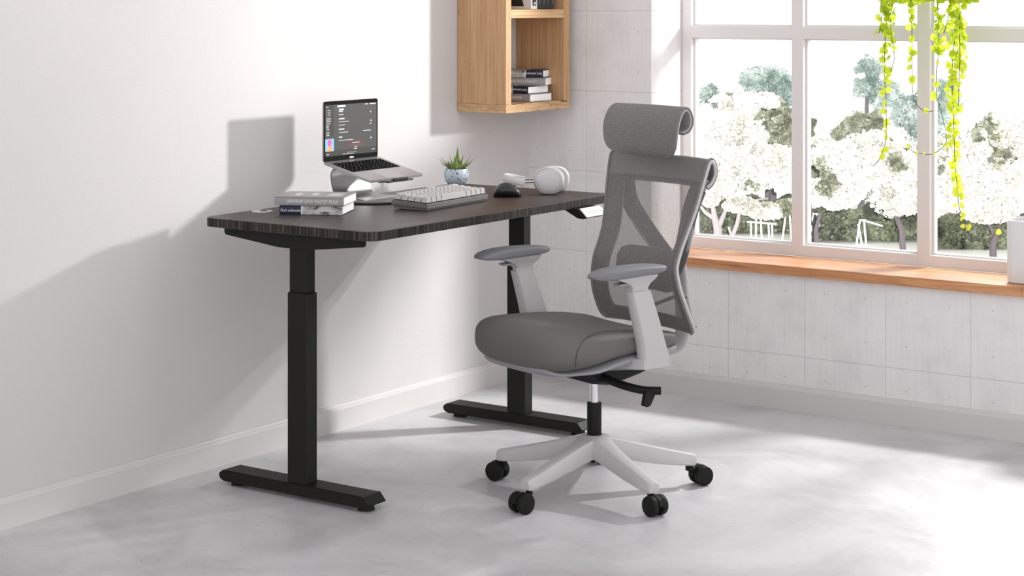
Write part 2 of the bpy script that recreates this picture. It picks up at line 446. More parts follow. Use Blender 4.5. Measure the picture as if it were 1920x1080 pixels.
# grommets
def grommet(x, y, r):
    bm = bmesh.new(); c = dl(x, y, DZ)
    lathe(bm, [(r*.5, -.0005), (r, -.0005), (r, .0015), (r*.96, .0025), (r*.5, .0025)], 40, center=(c[0], c[1], c[2]+.0006))
    # lid half with finger opening
    o = link('cable_grommet', bm, M['grom'], desk, 'a')
    bm = bmesh.new(); cyl(bm, (c[0]+r*.12, c[1]+r*.12, c[2]+.003), (c[0]+r*.12, c[1]+r*.12, c[2]+.0042), r*.34, k=24); link('grommet_opening', bm, M['dark'], o)
grommet(.2025, -1.816, .0345); grommet(.199, -.882, .040)
# side bracket plates, beams, columns, feet
for sgn, yc in ((1, -1.9945), (-1, -.7445)):
    y0 = yc; y1 = yc+sgn*.006
    poly = [(.207, .8095), (.207, .790), (.213, .784), (.420, .762), (.464, .7605), (.585, .765), (.764, .7855), (.770, .790), (.771, .8095)]
    p = [(x-.49, z) for x, z in poly]
    bm = bmesh.new(); prism(bm, p, 'y', min(y0, y1)+1.369, max(y0, y1)+1.369, bev=.0012)
    box(bm, .215-.49, .765-.49, *sorted((y0+1.369, y0+sgn*.05+1.369)), .803, .8095)
    sb = link('side_bracket', bm, M['black'], desk)
    if sgn == 1:
        for sx, sz in ((.418, .7865), (.468, .785)):
            bm = bmesh.new(); cyl(bm, (sx-.49, y0+1.369-.0004, sz), (sx-.49, y0+1.369+.001, sz), .0024, k=12); link('screw', bm, M['pad'], sb)
        bm = bmesh.new()
        seam = [(.386, .795), (.386, .786), (.402, .7715), (.49, .7705)]
        for a, b in zip(seam, seam[1:]):
            tube(bm, [(a[0]-.49, y0+1.369-.0001, a[1]), (b[0]-.49, y0+1.369-.0001, b[1])], .0006, 6)
        link('seam', bm, M['pad'], sb)
bm = bmesh.new()
for x in (.40, .56): box(bm, x-.49, x+.03-.49, -1.94+1.369, -.80+1.369, .775, .80, .002)
link('crossbeam', bm, M['black'], desk)
for k, yf in enumerate((-1.985, -.817)):
    y0, y1 = yf, yf+.08
    bm = bmesh.new()
    # foot with sloping chamfered ends
    zb, zt = .013, .048; ys = (y0+1.369, y1+1.369)
    sec = lambda x, a, b: [(x, ys[0], a), (x, ys[1], a), (x, ys[1], b), (x, ys[0], b)]
    xa, xb = .176-.49, .776-.49
    rings(bm, [sec(xa, .029, .036), sec(xa+.004, .021, .040), sec(xa+.016, zb+.002, zt), sec(xa+.03, zb, zt), sec(xb-.03, zb, zt), sec(xb-.020, zb+.001, zt), sec(xb-.004, .021, .030), sec(xb, .022, .026)])
    bmesh.ops.bevel(bm, geom=[e for e in bm.edges if abs(e.verts[0].co.x-e.verts[1].co.x) > .2], offset=.002, segments=2, affect='EDGES')
    link('foot', bm, M['black'], desk)
    for px in (.225, .735):
        bm = bmesh.new(); cyl(bm, (px-.49, (y0+y1)/2+1.369, 0), (px-.49, (y0+y1)/2+1.369, zb), .026, .022, 28); link('levelling_pad', bm, M['pad'], desk)
    bm = bmesh.new(); box(bm, .4575-.49, .534-.49, y0+.0015+1.369, y0+.0515+1.369, .0475, .626, .003); link('lower_column', bm, M['black'], desk)
    bm = bmesh.new(); box(bm, .463-.49, .5285-.49, y0+.005+1.369, y0+.048+1.369, .6262, .80, .002); link('upper_column', bm, M['black'], desk)
# control handset under the right of the front edge
hs = bmesh.new()
prism(hs, [(.79-.49, .8095), (.851-.49, .8095), (.8555-.49, .806), (.878-.49, .779), (.872-.49, .7765), (.850-.49, .7775), (.80-.49, .802)], 'y', -.962+1.369, -.835+1.369, bev=.001)
h = link('control_handset', hs, M['blackp'], desk)
bm = bmesh.new()
a = Vector((.8545-.49, 0, .8085)); b2 = Vector((.8805-.49, 0, .7805)); nn = Vector((b2.z-a.z, 0, a.x-b2.x)).normalized()*-1
if nn.x < 0: nn = -nn
q = []
for (yy, tt) in ((-.958, 0), (-.838, 0), (-.822, .55), (-.826, 1), (-.954, 1)):
    q.append(a.lerp(b2, tt) + Vector((0, yy+1.369, 0)))
A = [bm.verts.new(p + nn*.0005) for p in q]; B = [bm.verts.new(p + nn*.004) for p in q]
bm.faces.new(A[::-1]); bm.faces.new(B)
for i in range(5): bm.faces.new((A[i], A[(i+1) % 5], B[(i+1) % 5], B[i]))
link('handset_face', bm, mat('handset_white', (.85, .85, .85), .35), h)
bm = bmesh.new()
for i in range(7):
    yy = -.922+i*.0135+1.369
    p = a.lerp(b2, .55) + Vector((0, yy, 0)) + nn*.0042
    d = (b2-a).normalized()
    tube(bm, [p-d*.004, p+Vector((0, .0018, 0)), p+d*.004], .0005, 5)
link('handset_symbols', bm, M['bgrey'], h)

# ================================================================== BOOKS
def book(L, W, T, kind, flip=False):
    """origin = front-left lower corner of the spine, x along the spine, y away from it"""
    root = thing('hardback_book', '', 'book')
    ct = .0022
    cov = M['bgrey'] if kind == 'grey' else M['navy']
    bm = bmesh.new()
    box(bm, 0, L, 0, W, 0, ct, .0005); box(bm, 0, L, 0, W, T-ct, T, .0005)
    # rounded spine
    pr = [(.0035, 0), (.0008, T*.12), (0, T*.5), (.0008, T*.88), (.0035, T), (.006, T), (.0035, T*.5), (.006, 0)]
    prism(bm, [(y, z) for y, z in pr], 'x', 0, L)
    c = link('cover', bm, cov, root)
    bm = bmesh.new(); box(bm, .003, L-.0015, .005, W-.004, ct, T-ct)
    link('page_block', bm, M['page'], root)
    face = Matrix.Translation((0, -.0004, 0)) @ Matrix.Rotation(PI/2, 4, 'X')
    if flip: face = Matrix.Translation((L, -.0004, T)) @ Matrix.Rotation(PI, 4, 'Y') @ Matrix.Rotation(PI/2, 4, 'X')
    if kind == 'grey':
        text('UNWRAP UVW MAP BY M.AX', T*.60, M['ink'], root, face @ Matrix.Translation((L*.17, T*.27, 0)), sx=(L*.79)/(T*.60*13.9))
        bm = bmesh.new()
        for (x, y, w, hh) in ((.045, .35, .028, .006), (.052, .28, .024, .004), (.095, .38, .036, .004), (.101, .33, .03, .004)):
            for k in range(4): box(bm, x*L/.21+k*.0035, x*L/.21+k*.0035+.0018, W*y, W*y+.05, T, T+.0003)
        for r in range(9): box(bm, L*.70+r*.005, L*.70+r*.005+.0014, W*.25, W*.68, T, T+.0003)
        link('cover_print', bm, M['ink'], root)
    else:
        # printed wraparound picture on the right two thirds of spine and cover
        bm = bmesh.new()
        x0, x1 = (L*.345, L+.0003) if not flip else (-.0003, L*.655)
        box(bm, x0, x1, -.0003, .004, .0012, T-.0012)
        box(bm, x0, x1, .003, W, T-.0004, T+.0003)
        link('cover_picture', bm, M['sketch'], root)
        bm = bmesh.new()
        xa = L*.345 if not flip else L*.655-.004
        box(bm, xa, xa+.004, -.0005, .002, .001, T-.001); link('white_stripe', bm, M['ink'], root)
        text("Don't underestimate the power of the dark side", T*.44, M['ink'], root, face @ Matrix.Translation((L*.02, T*.33, .0004)), sx=(L*.94)/(T*.44*21.0))
    return root
TX, TY = .298, -1.841
ang = math.atan2(-1.752+1.841, .479-.298)
b1 = book(.203, .165, .0285, 'navy'); b1.location = (TX, TY, DZ+.0002); b1.rotation_euler.z = ang
b1['label'] = "navy and sketch covered book with Don't underestimate lettering lying on the desktop"
b2_ = book(.223, .172, .027, 'grey'); b2_.location = (TX-.012, TY-.009, DZ+.0295); b2_.rotation_euler.z = ang-.01
b2_['label'] = 'light grey book lying on top of the navy book on the desk'
# four books lying in the wall cabinet, spines upside down
CZ = 1.1205
def shelfbook(kind, px, z, a, T, label):
    # px: world position of the right-hand front corner
    L = .20
    r = book(L, .165 if kind == 'grey' else .155, T, kind, flip=True)
    off = Vector((math.cos(a)*L, math.sin(a)*L, 0))
    r.location = (px[0]-off.x, px[1]-off.y, z); r.rotation_euler.z = a; r['label'] = label; r['group'] = 'books lying in the oak wall cabinet'
shelfbook('grey', (.200, -.290), CZ+.0004, .03, .0305, 'grey book at the very bottom of the stack in the oak wall cabinet')
shelfbook('navy', (.190, -.290), CZ+.0312, .03, .0295, 'navy book directly on the bottom grey book in the oak wall cabinet')
shelfbook('grey', (.216, -.205), CZ+.0612, .38, .0305, 'grey book turned askew, second from top of the cabinet stack')
shelfbook('navy', (.205, -.205), CZ+.0922, .38, .0295, 'navy book turned askew on the very top of the cabinet stack')

# ================================================================== WALL CABINET
cab = thing('wall_cabinet', 'open oak wall cabinet with two compartments hung above the desk', 'cabinet', (0, -.272, 1.088))
CX, CY0, CY1, CH = .23, -.493+.272, -.052+.272, .76
bm = bmesh.new(); box(bm, .001, CX, CY0, CY0+.034, .0325, CH, .0008); link('side_panel', bm, M['oak'], cab)
bm = bmesh.new(); box(bm, .001, CX, CY1-.042, CY1, .0325, CH, .0008); link('side_panel', bm, M['oak'], cab)
bm = bmesh.new(); box(bm, .001, CX, CY0, CY1, 0, .032, .0008); link('bottom_board', bm, M['oak_b'], cab)
bm = bmesh.new(); box(bm, .001, CX-.0005, CY0+.0345, CY1-.0425, .359, .392, .0008); link('shelf_board', bm, M['oak_h'], cab)
bm = bmesh.new(); box(bm, .001, CX-.0005, CY0+.0345, CY1-.0425, CH-.032, CH, .0008); link('top_board', bm, M['oak_h'], cab)
SZ = 1.088+.3925
# standing on the upper shelf: white cased book and black binders
wb = thing('cased_book', 'white book with slanted black panel standing on the upper cabinet shelf', 'book', (.04, -.298, SZ))
bm = bmesh.new(); box(bm, 0, .172, 0, .042, 0, .26, .001); link('cover', bm, M['white'], wb)
bm = bmesh.new(); prism(bm, [(.0, .012), (.138, .012), (.104, .12), (0, .12)], 'y', -.0004, 0); link('black_panel', bm, M['inkk'], wb)
bm = bmesh.new()
for r in range(3): box(bm, .01, .108-r*.003, -.0008, -.0004, .048+r*.008, .0505+r*.008)
link('print_lines', bm, M['bgrey'], wb)
bm = bmesh.new()
prism(bm, [(.010, .014), (.034, .014), (.036, .040), (.008, .040)], 'x', .172, .1724); prism(bm, [(.008, .05), (.03, .044), (.034, .09), (.010, .09)], 'x', .172, .1724)
link('spine_emblem', bm, M['inkk'], wb)
bm = bmesh.new(); prism(bm, [(.018, .018), (.030, .020), (.030, .026), (.023, .030)], 'x', .1724, .1727); link('spine_emblem_highlight', bm, M['ink'], wb)
bl = ['black binder standing against the white book on the upper cabinet shelf', 'second black binder from the white book on the upper shelf',
      'third black binder from the white book on the upper shelf', 'black binder standing nearest the right panel of the oak cabinet']
bw = .0295; by = -.2545
for i in range(4):
    r = thing('binder', bl[i], 'binder', (.035, by+i*(bw+.0005), SZ), group='black binders on the upper cabinet shelf')
    bm = bmesh.new(); box(bm, 0, .175, 0, bw, 0, .25, .003); link('cover', bm, M['binder'], r)
    bm = bmesh.new(); box(bm, .1748, .1754, bw*.62, bw*.68, .02, .23); link('spine_crease', bm, M['bgrey'], r)

# ================================================================== LAPTOP AND STAND
stand = thing('laptop_stand', 'curved aluminium laptop stand with round base on the desk', 'laptop stand', (.285, -1.355, DZ))
bm = bmesh.new(); lathe(bm, [(.001, .0), (.118, 0), (.127, .0045), (.127, .007), (.124, .0095), (.001, .010)], 64); link('base_disc', bm, mat('stand_disc', (.24, .23, .235), .55, .5), stand, 'a')
bm = bmesh.new(); lathe(bm, [(.105, -.0001), (.1205, .0002), (.1215, .004), (.1205, .0045)], 64)
prof = spline([(.030, .0104), (-.04, .0106), (-.078, .016), (-.094, .038), (-.099, .072), (-.096, .098), (-.080, .111), (-.04, .1075), (.02, .0925), (.06, .082), (.095, .0735)], 6)
bm.free()
bm = bmesh.new()
rr = []
pv = [(p.x, p.y) for p in prof]
for i, (x, z) in enumerate(pv):
    a0 = pv[max(i-1, 0)]; a1 = pv[min(i+1, len(pv)-1)]
    d = Vector((a1[0]-a0[0], a1[1]-a0[1])).normalized(); nrm = Vector((-d.y, d.x))*.0025
    s = i/(len(pv)-1)
    wd = .086+.018*min(1, s*2.2)
    if s > .75: wd = .104-.02*(s-.75)*4
    rr.append([(x+nrm.x, -wd, z+nrm.y), (x+nrm.x, wd, z+nrm.y), (x-nrm.x, wd, z-nrm.y), (x-nrm.x, -wd, z-nrm.y)])
rings(bm, rr); link('curved_body', bm, M['stand'], stand, True)
# laptop: tilted base and near-vertical screen
lap = thing('laptop', 'open slim laptop showing a dark settings window on its stand', 'laptop', (.190, -1.358, .974))
LW = .287; TIL = math.radians(14.5)
RB = Matrix.Rotation(TIL, 4, 'Y')
bm = bmesh.new(); prism(bm, rrect(.206, LW, .006, 5, .103, 0), 'z', -.008, 0, bev=.0008); bmesh.ops.transform(bm, matrix=RB, verts=bm.verts)
base = link('laptop_base', bm, M['alu'], lap, True)
bm = bmesh.new(); box(bm, .024, .116, -.128, .128, -.0002, .0006); bmesh.ops.transform(bm, matrix=RB, verts=bm.verts); kb = link('keyboard_well', bm, M['keyb'], base)
rows = [14, 14, 13, 12, 11]
def keycap(name, x0, x1, y0, y1, z0, z1, m, parent, mtx, tap=.0):
    bm = bmesh.new()
    r0 = [(x0, y0, z0), (x1, y0, z0), (x1, y1, z0), (x0, y1, z0)]
    r1 = [(x0+tap, y0+tap, z1), (x1-tap*.6, y0+tap, z1), (x1-tap*.6, y1-tap, z1), (x0+tap, y1-tap, z1)]
    rings(bm, [r0, r1]); bmesh.ops.transform(bm, matrix=mtx, verts=bm.verts)
    return link(name, bm, m, parent)
kmat = mat('laptop_key', (.004, .004, .0045), .7, spec=.05)
legend = bmesh.new()
for r, nk in enumerate(rows):
    w = .252/nk; xx = .030+r*.0165
    for k in range(nk):
        keycap('key', xx, xx+.0142, -.126+k*w+.001, -.126+(k+1)*w-.001, .0006, .0016, kmat, kb, RB)
        box(legend, xx+.006, xx+.0080, -.126+(k+.5)*w-.0010, -.126+(k+.5)*w+.0010, .0016, .00175)
xx = .030+4*.0165+.0165*.85
bmesh.ops.transform(legend, matrix=RB, verts=legend.verts); link('key_legends', legend, M['ink'], kb)
bm = bmesh.new(); box(bm, .124, .200, -.045, .055, 0, .0003); bmesh.ops.transform(bm, matrix=RB, verts=bm.verts); link('trackpad', bm, mat('trackpad', (.40, .375, .38), .35, .5), base)
# lip of the stand holding the front edge
bm = bmesh.new(); box(bm, .193, .212, -.055, .085, -.0145, -.009, .001); box(bm, .2065, .212, -.02, .055, -.012, -.001, .001)
bmesh.ops.transform(bm, matrix=Matrix.Translation((.190-.285, -1.358+1.355, .974-DZ)) @ RB, verts=bm.verts); link('front_lip', bm, M['lip'], stand)
# screen lid
LH = .203
bm = bmesh.new(); prism(bm, rrect(LW, LH, .008, 5, 0, LH/2-.002), 'x', -.005, 0, bev=.0006)
lid = link('screen_lid', bm, M['alu'], lap, True)
bm = bmesh.new(); prism(bm, rrect(LW-.0004, LH-.0004, .008, 5, 0, LH/2-.002), 'x', 0, .0006); bez = link('screen_bezel', bm, mat('bezel_black', (.008, .008, .0075), .6, spec=.03), lid)
SX0, SX1, SZ0, SZ1 = -LW/2+.008, LW/2-.007, .016, LH-.015
def srect(bm, u0, u1, v0, v1, d=.0010):   # u 0..1 left->right, v 0..1 top->down
    box(bm, .0006, .0006+d, SX0+(SX1-SX0)*u0, SX0+(SX1-SX0)*u1, SZ1-(SZ1-SZ0)*v1, SZ1-(SZ1-SZ0)*v0)
bm = bmesh.new(); srect(bm, 0, 1, 0, 1, .0003)
disp = link('display', bm, m_emit('display_grey', (.088, .083, .083), 1.0), lid)
bm = bmesh.new(); srect(bm, 0, 1, .885, 1, .0005); srect(bm, 0, .16, .0, .62, .0005); link('interface_panel', bm, m_emit('panel_grey', (.062, .06, .058), 1.0), disp)
bm = bmesh.new()
for (u, v, w, hh) in ((.23,.015,.15,.038),(.26,.085,.09,.030),(.26,.125,.07,.020),(.26,.27,.105,.022),(.26,.475,.10,.022),(.26,.63,.06,.020)):
    srect(bm, u, u+w, v, v+hh)
for (u, v, w, hh) in ((.26,.195,.085,.010),(.26,.335,.185,.010),(.26,.40,.11,.010),(.26,.545,.17,.010),(.26,.70,.27,.009),
                      (.86,.015,.12,.016),(.77,.016,.05,.016),(.73,.545,.15,.012),(.52,.765,.14,.012),(.56,.845,.05,.010),(.55,.885,.06,.012),(.90,.93,.06,.008),(.33,.975,.22,.007)):
    srect(bm, u, u+w, v, v+hh, .0012)
for i, v in enumerate((.10,.145,.19)): srect(bm, .055, .09, v, v+.012); srect(bm, .025, .035, v, v+.012)
for i, v in enumerate((.25,.28,.315,.355,.395,.43,.465,.52,.55,.585)): srect(bm, .02, .02+(.09,.075,.09,.07,.05,.04,.055,.06,.05,.055)[i], v, v+(.007 if i in (0,7) else .011))
srect(bm, .87, .885, .17, .195); srect(bm, .875, .895, .345, .37); srect(bm, .87, .885, .375+.03, .40+.03); srect(bm, .875, .895, .69, .715)
for u in (.43,.465,.505,.545,.58): srect(bm, u-.004, u+.006, .945, .958)
srect(bm, .02, .07, .955, .965)
link('interface_text', bm, m_emit('text_white', (.75, .75, .75), 1.0), disp)
bm = bmesh.new()
for (u0,u1,v0,v1) in ((.465,.715,.735,.742),(.465,.715,.818,.825),(.465,.470,.735,.825),(.710,.715,.735,.825)): srect(bm, u0,u1,v0,v1,.0014)
link('red_outline', bm, m_emit('outline_red', (.45, .06, .05), 1.0), disp)
for k, c in enumerate(((.7,.15,.1),(.7,.5,.05),(.1,.5,.15))):
    bm = bmesh.new(); srect(bm, .01+k*.018, .024+k*.018, .03, .045); link('window_button', bm, m_emit('dot', c, 1.0), disp)
bm = bmesh.new(); srect(bm, 0, .16, .66, .90, .0009); pic = link('cover_art', bm, m_emit('art_blue', (.22, .55, .78), 1.0), disp)
def spt(u, v, d): return (d, SX0+(SX1-SX0)*u, SZ1-(SZ1-SZ0)*v)
bm = bmesh.new(); c = spt(.078, .735, 0); prism(bm, [(c[1]+.0105*math.cos(a*PI/12), c[2]+.0115*math.sin(a*PI/12)) for a in range(24)], 'x', .0016, .0018); link('art_pink_shape', bm, m_emit('art_pink', (.72, .12, .42), 1.0), disp)
bm = bmesh.new(); prism(bm, [(spt(u, v, 0)[1], spt(u, v, 0)[2]) for u, v in ((.03,.90),(.035,.80),(.06,.77),(.10,.78),(.125,.83),(.13,.90))], 'x', .0016, .0017); link('art_peach_shape', bm, m_emit('art_peach', (.75, .36, .22), 1.0), disp)
bm = bmesh.new(); box(bm, .0006, .0012, -.008, .012, .004, .009); link('maker_mark', bm, M['ink'], lid)
bm = bmesh.new(); cyl(bm, (-.001, -.10, -.003), (-.001, .10, -.003), .0035, k=12); link('hinge', bm, M['lip'], lap)

# ================================================================== KEYBOARD
KA = math.atan2(-1.16+1.563, .647-.676)     # long axis direction
kbd = thing('mechanical_keyboard', 'compact grey keyboard with pale keycaps in front of the laptop', 'keyboard', (.634, -1.515, DZ), KA)
# local: x = along the long side, y = from front edge to the back
KL, KW = .372, .138; KT = Matrix.Rotation(math.radians(3.2), 4, 'X')
bm = bmesh.new()
prism(bm, [(0, .0085), (0, .0215), (.002, .0235), (KW-.002, .0235), (KW, .0215), (KW, .0085)], 'x', 0, KL, bev=.001)
bmesh.ops.transform(bm, matrix=KT, verts=bm.verts); link('case', bm, M['kcase'], kbd)
bm = bmesh.new()
prism(bm, [(.006, .0005), (.003, .0088), (KW-.003, .0088), (KW-.006, -.004)], 'x', .008, KL-.008)
bmesh.ops.transform(bm, matrix=KT, verts=bm.verts)
for v in bm.verts: v.co.z = max(v.co.z, .0006)
link('case_bottom', bm, M['kcase'], kbd)
bm = bmesh.new(); box(bm, .004, KL-.004, .004, KW-.004, .0235, .0245); bmesh.ops.transform(bm, matrix=KT, verts=bm.verts); link('key_plate', bm, M['dark'], kbd)
rows = [[1.25]*3+[6.25]+[1.25]*4, [2.25]+[1]*10+[2.75], [1.75]+[1]*11+[2.25], [1.5]+[1]*12+[1.5], [1]*13+[2]]
UX = (KL-.010)/15.0; UY = (KW-.010)/5.0
zt = [.0440, .0430, .0430, .0440, .0455]
for r, row in enumerate(rows):
    x = .005; tot = sum(row); sc = 15.0/tot
    for w in row:
        ww = w*UX*sc
        bm = bmesh.new()
        x0, x1, y0, y1 = x+.0019, x+ww-.0019, .005+r*UY+.0019, .005+(r+1)*UY-.0019
        tp = .0046
        rings(bm, [[(x0, y0, .0262), (x1, y0, .0262), (x1, y1, .0262), (x0, y1, .0262)],
                   [(x0+tp*.6, y0+tp*.5, zt[r]-.002), (x1-tp*.6, y0+tp*.5, zt[r]-.002), (x1-tp*.6, y1-tp*.8, zt[r]-.001), (x0+tp*.6, y1-tp*.8, zt[r]-.001)],
                   [(x0+tp, y0+tp, zt[r]), (x1-tp, y0+tp, zt[r]), (x1-tp, y1-tp*1.2, zt[r]+.0008), (x0+tp, y1-tp*1.2, zt[r]+.0008)]])
        bmesh.ops.transform(bm, matrix=KT, verts=bm.verts)
        link('keycap', bm, M['cap'], kbd)
        x += ww

# ================================================================== MOUSE
mo = thing('computer_mouse', 'black sculpted mouse lying right of the keyboard', 'mouse', (.580, -.990, DZ), math.atan2(RT[1], RT[0])+.05)
bm = bmesh.new(); secs = []
for t, hw, zt_ in ((-.048, .004, .010), (-.046, .018, .019), (-.038, .030, .032), (-.024, .036, .043), (-.006, .038, .0485), (.012, .037, .045), (.028, .033, .036), (.040, .026, .026), (.047, .015, .016), (.049, .004, .010)):
    secs.append(superring(t, hw, .0008, zt_, 20, 2.6))
rings(bm, secs); link('mouse_shell', bm, M['mouse'], mo, 'all')
bm = bmesh.new(); box(bm, .012, .050, -.012, .014, .003, .010, .002); link('mouse_skirt', bm, M['pad'], mo)
bm = bmesh.new(); tube(bm, [(.018, .004, .0375), (.030, .004, .034)], .004, 10); link('scroll_wheel', bm, M['pad'], mo)

# ================================================================== PLANT
pp = thing('potted_succulent', 'small spiky succulent in a pale blue speckled bowl pot on the desk', 'plant', (.205, -.775, DZ))
bm = bmesh.new(); lathe(bm, [(.001, .0), (.022, 0), (.024, .002), (.031, .006), (.0405, .017), (.0455, .032), (.0460, .042), (.0435, .054), (.0405, .0615), (.0385, .0615), (.040, .050), (.001, .050)], 48)
pt = link('pot', bm, M['pot'], pp, 'a')
bm = bmesh.new(); lathe(bm, [(.001, .0503), (.0395, .0503), (.0395, .056), (.001, .058)], 32); link('soil', bm, M['soil'], pp)
def blade(az, tilt, L, w, curl):
    bm = bmesh.new(); te = bmesh.new()
    d = Vector((math.cos(az), math.sin(az), 0)); sd = Vector((-math.sin(az), math.cos(az), 0)); up = Vector((0, 0, 1))
    w *= 1.45
    p = Vector((0, 0, .055)) + d*.008; secs = []; ang_ = tilt; edge = []
    n_ = 8
    for i in range(n_+1):
        s = i/n_
        ww = w*(1-s**1.6)*(.75+.5*math.sin(PI*min(1, s*1.4+.15)))+.0004
        t = d*math.cos(ang_)+up*math.sin(ang_); nn_ = -d*math.sin(ang_)+up*math.cos(ang_)
        secs.append([p+sd*ww+nn_*ww*.25, p+nn_*-ww*.15, p-sd*ww+nn_*ww*.25, p-nn_*(ww*.45+.0006)])
        edge.append((p+sd*ww+nn_*ww*.25, sd, p-sd*ww+nn_*ww*.25))
        p = p+t*(L/n_); ang_ += curl/n_
    rings(bm, secs)
    for a_, s_, b_ in edge[:-1]:
        for q_, sg in ((a_, 1), (b_, -1)):
            for j in range(1):
                tube(te, [q_, q_+s_*sg*.0016+Vector((0, 0, .0008))], [.0009, .0001], 4)
    lf = link('leaf', bm, M['succ'], pp); link('leaf_teeth', te, M['teeth'], lf)
TOC = math.atan2(-FW[1], -FW[0]); LFT = math.atan2(-RT[1], -RT[0]); RGT = math.atan2(RT[1], RT[0])
for az, tilt, L, w, c in ((TOC+2.9, 1.45, .085, .0085, .05), (RGT+.5, 1.15, .062, .0075, .1), (RGT+.1, .80, .068, .0065, .1), (RGT-.35, .5, .062, .0065, .1), (RGT+.3, .55, .07, .006, .15),
                          (LFT-.3, 1.2, .060, .005, .1), (LFT+.1, .75, .068, .0055, .1), (LFT+.4, .45, .060, .006, .15), (LFT-.2, .55, .07, .005, .15), (LFT+.7, .8, .052, .0085, .1),
                          (TOC, .95, .048, .0115, .25), (TOC+.4, .5, .030, .010, .3), (TOC-.9, .7, .045, .009, .2), (TOC+3.4, 1.0, .06, .008, .1)):
    blade(az, tilt, L, w, c)

# ================================================================== HEADPHONES
hpz = math.atan2(RT[1], RT[0])
hp = thing('headphones', 'silver over-ear headphones lying on the right end of the desk', 'headphones', (.655, -.842, DZ), hpz)
# local: x to picture right, y away from the camera
def cup(y0, sg, name='ear_cup'):
    bm = bmesh.new()
    def rg(w, h, r, y): return [(x, y, z+.0461) for x, z in rrect(w, h, r, 8)]
    W_, H_ = .106, .0905
    secs = [rg(W_*.60, H_*.58, .025, y0), rg(W_*.86, H_*.85, .038, y0+sg*.0012), rg(W_*.95, H_*.95, .0425, y0+sg*.004), rg(W_, H_, .0452, y0+sg*.012), rg(W_, H_, .0452, y0+sg*.026), rg(W_*.9, H_*.9, .036, y0+sg*.031)]
    rings(bm, secs); c_ = link(name, bm, M['hp'], hp, 'a')
    bm = bmesh.new()
    secs = [rg(W_*.9, H_*.9, .036, y0+sg*.031), rg(W_*1.0, H_*1.0, .040, y0+sg*.035), rg(W_*1.02, H_*.99, .040, y0+sg*.045), rg(W_*.9, H_*.9, .036, y0+sg*.052), rg(W_*.5, H_*.5, .018, y0+sg*.050)]
    rings(bm, secs); link('ear_cushion', bm, M['hpw'], c_, 'a')
cup(-.030, 1); cup(.115, -1)
for v in [o for o in col.objects if o.parent == hp and o.name.startswith('ear_cup.')]:
    v.location = (.020, 0, 0)
bm = bmesh.new()
for yy, xo in ((-.012, 0), (.097, .020)):
    tube(bm, [(-.046+xo, yy, .046), (-.075, yy+.002, .044), (-.10, yy+.003, .042)], .0045, 10)
link('slider_arm', bm, mat('polished_silver', (.55, .55, .56), .2, .7), hp, 'a')
bm = bmesh.new()
arc = []
for i in range(17):
    a_ = -PI/2+PI*i/16
    arc.append((-.085-.072*math.cos(a_), .0435+.058*math.sin(a_), .040+.016*math.cos(a_)))
tube(bm, arc, .0125, 12, flat=(1.0, .25), up=(0, 0, 1)); link('headband', bm, M['hpw'], hp, 'a')

# ================================================================== POT ON THE SILL
vs_ = thing('sill_vase', 'white rounded square container standing on the wooden sill at right', 'vase', (2.075, .115, .5335))
bm = bmesh.new()
def vr(s, z, r=.03): return [(x, y, z) for x, y in rrect(.205*s, .17*s, r*s, 6)]
rings(bm, [vr(.94, 0), vr(.985, .003), vr(1, .010), vr(1, .212), vr(.985, .217), vr(.95, .218), vr(.93, .212), vr(.92, .02)], True)
link('container', bm, M['white'], vs_, True)

# ================================================================== HANGING VINE
vine = thing('hanging_vine', 'bright yellow-green vine trailing down in front of the window', 'hanging plant', (1.70, .05, 1.62))
VO = Vector((1.70, .05, 1.62))
def onY(u, v, y=.05):
    s = (u-960)/FPX; t = -(v-8)/FPX
    d = (FW[0]+s*RT[0], FW[1]+s*RT[1], t); k = (y-CAM[1])/d[1]
    return Vector((CAM[0]+k*d[0], y, CAM[2]+k*d[2]))
rnd = random.Random(11)
def leaf_geo(bm, p, r, mi=0):
    # lobed round leaf, slightly cupped, random facing
    nrm = Vector((rnd.uniform(-1, 1), rnd.uniform(-1.3, -.1), rnd.uniform(-.5, 1))).normalized()
    u = nrm.orthogonal().normalized(); w = nrm.cross(u)
    c_ = bm.verts.new(p + nrm*r*.15); k = 10; ph = rnd.uniform(0, 6)
    vs = []
    for j in range(k):
        a_ = 2*PI*j/k+ph; rr_ = r*(1+.16*math.cos(5*a_))
        vs.append(bm.verts.new(p + u*math.cos(a_)*rr_ + w*math.sin(a_)*rr_))
    for j in range(k):
        f_ = bm.faces.new((c_, vs[j], vs[(j+1) % k])); f_.material_index = mi
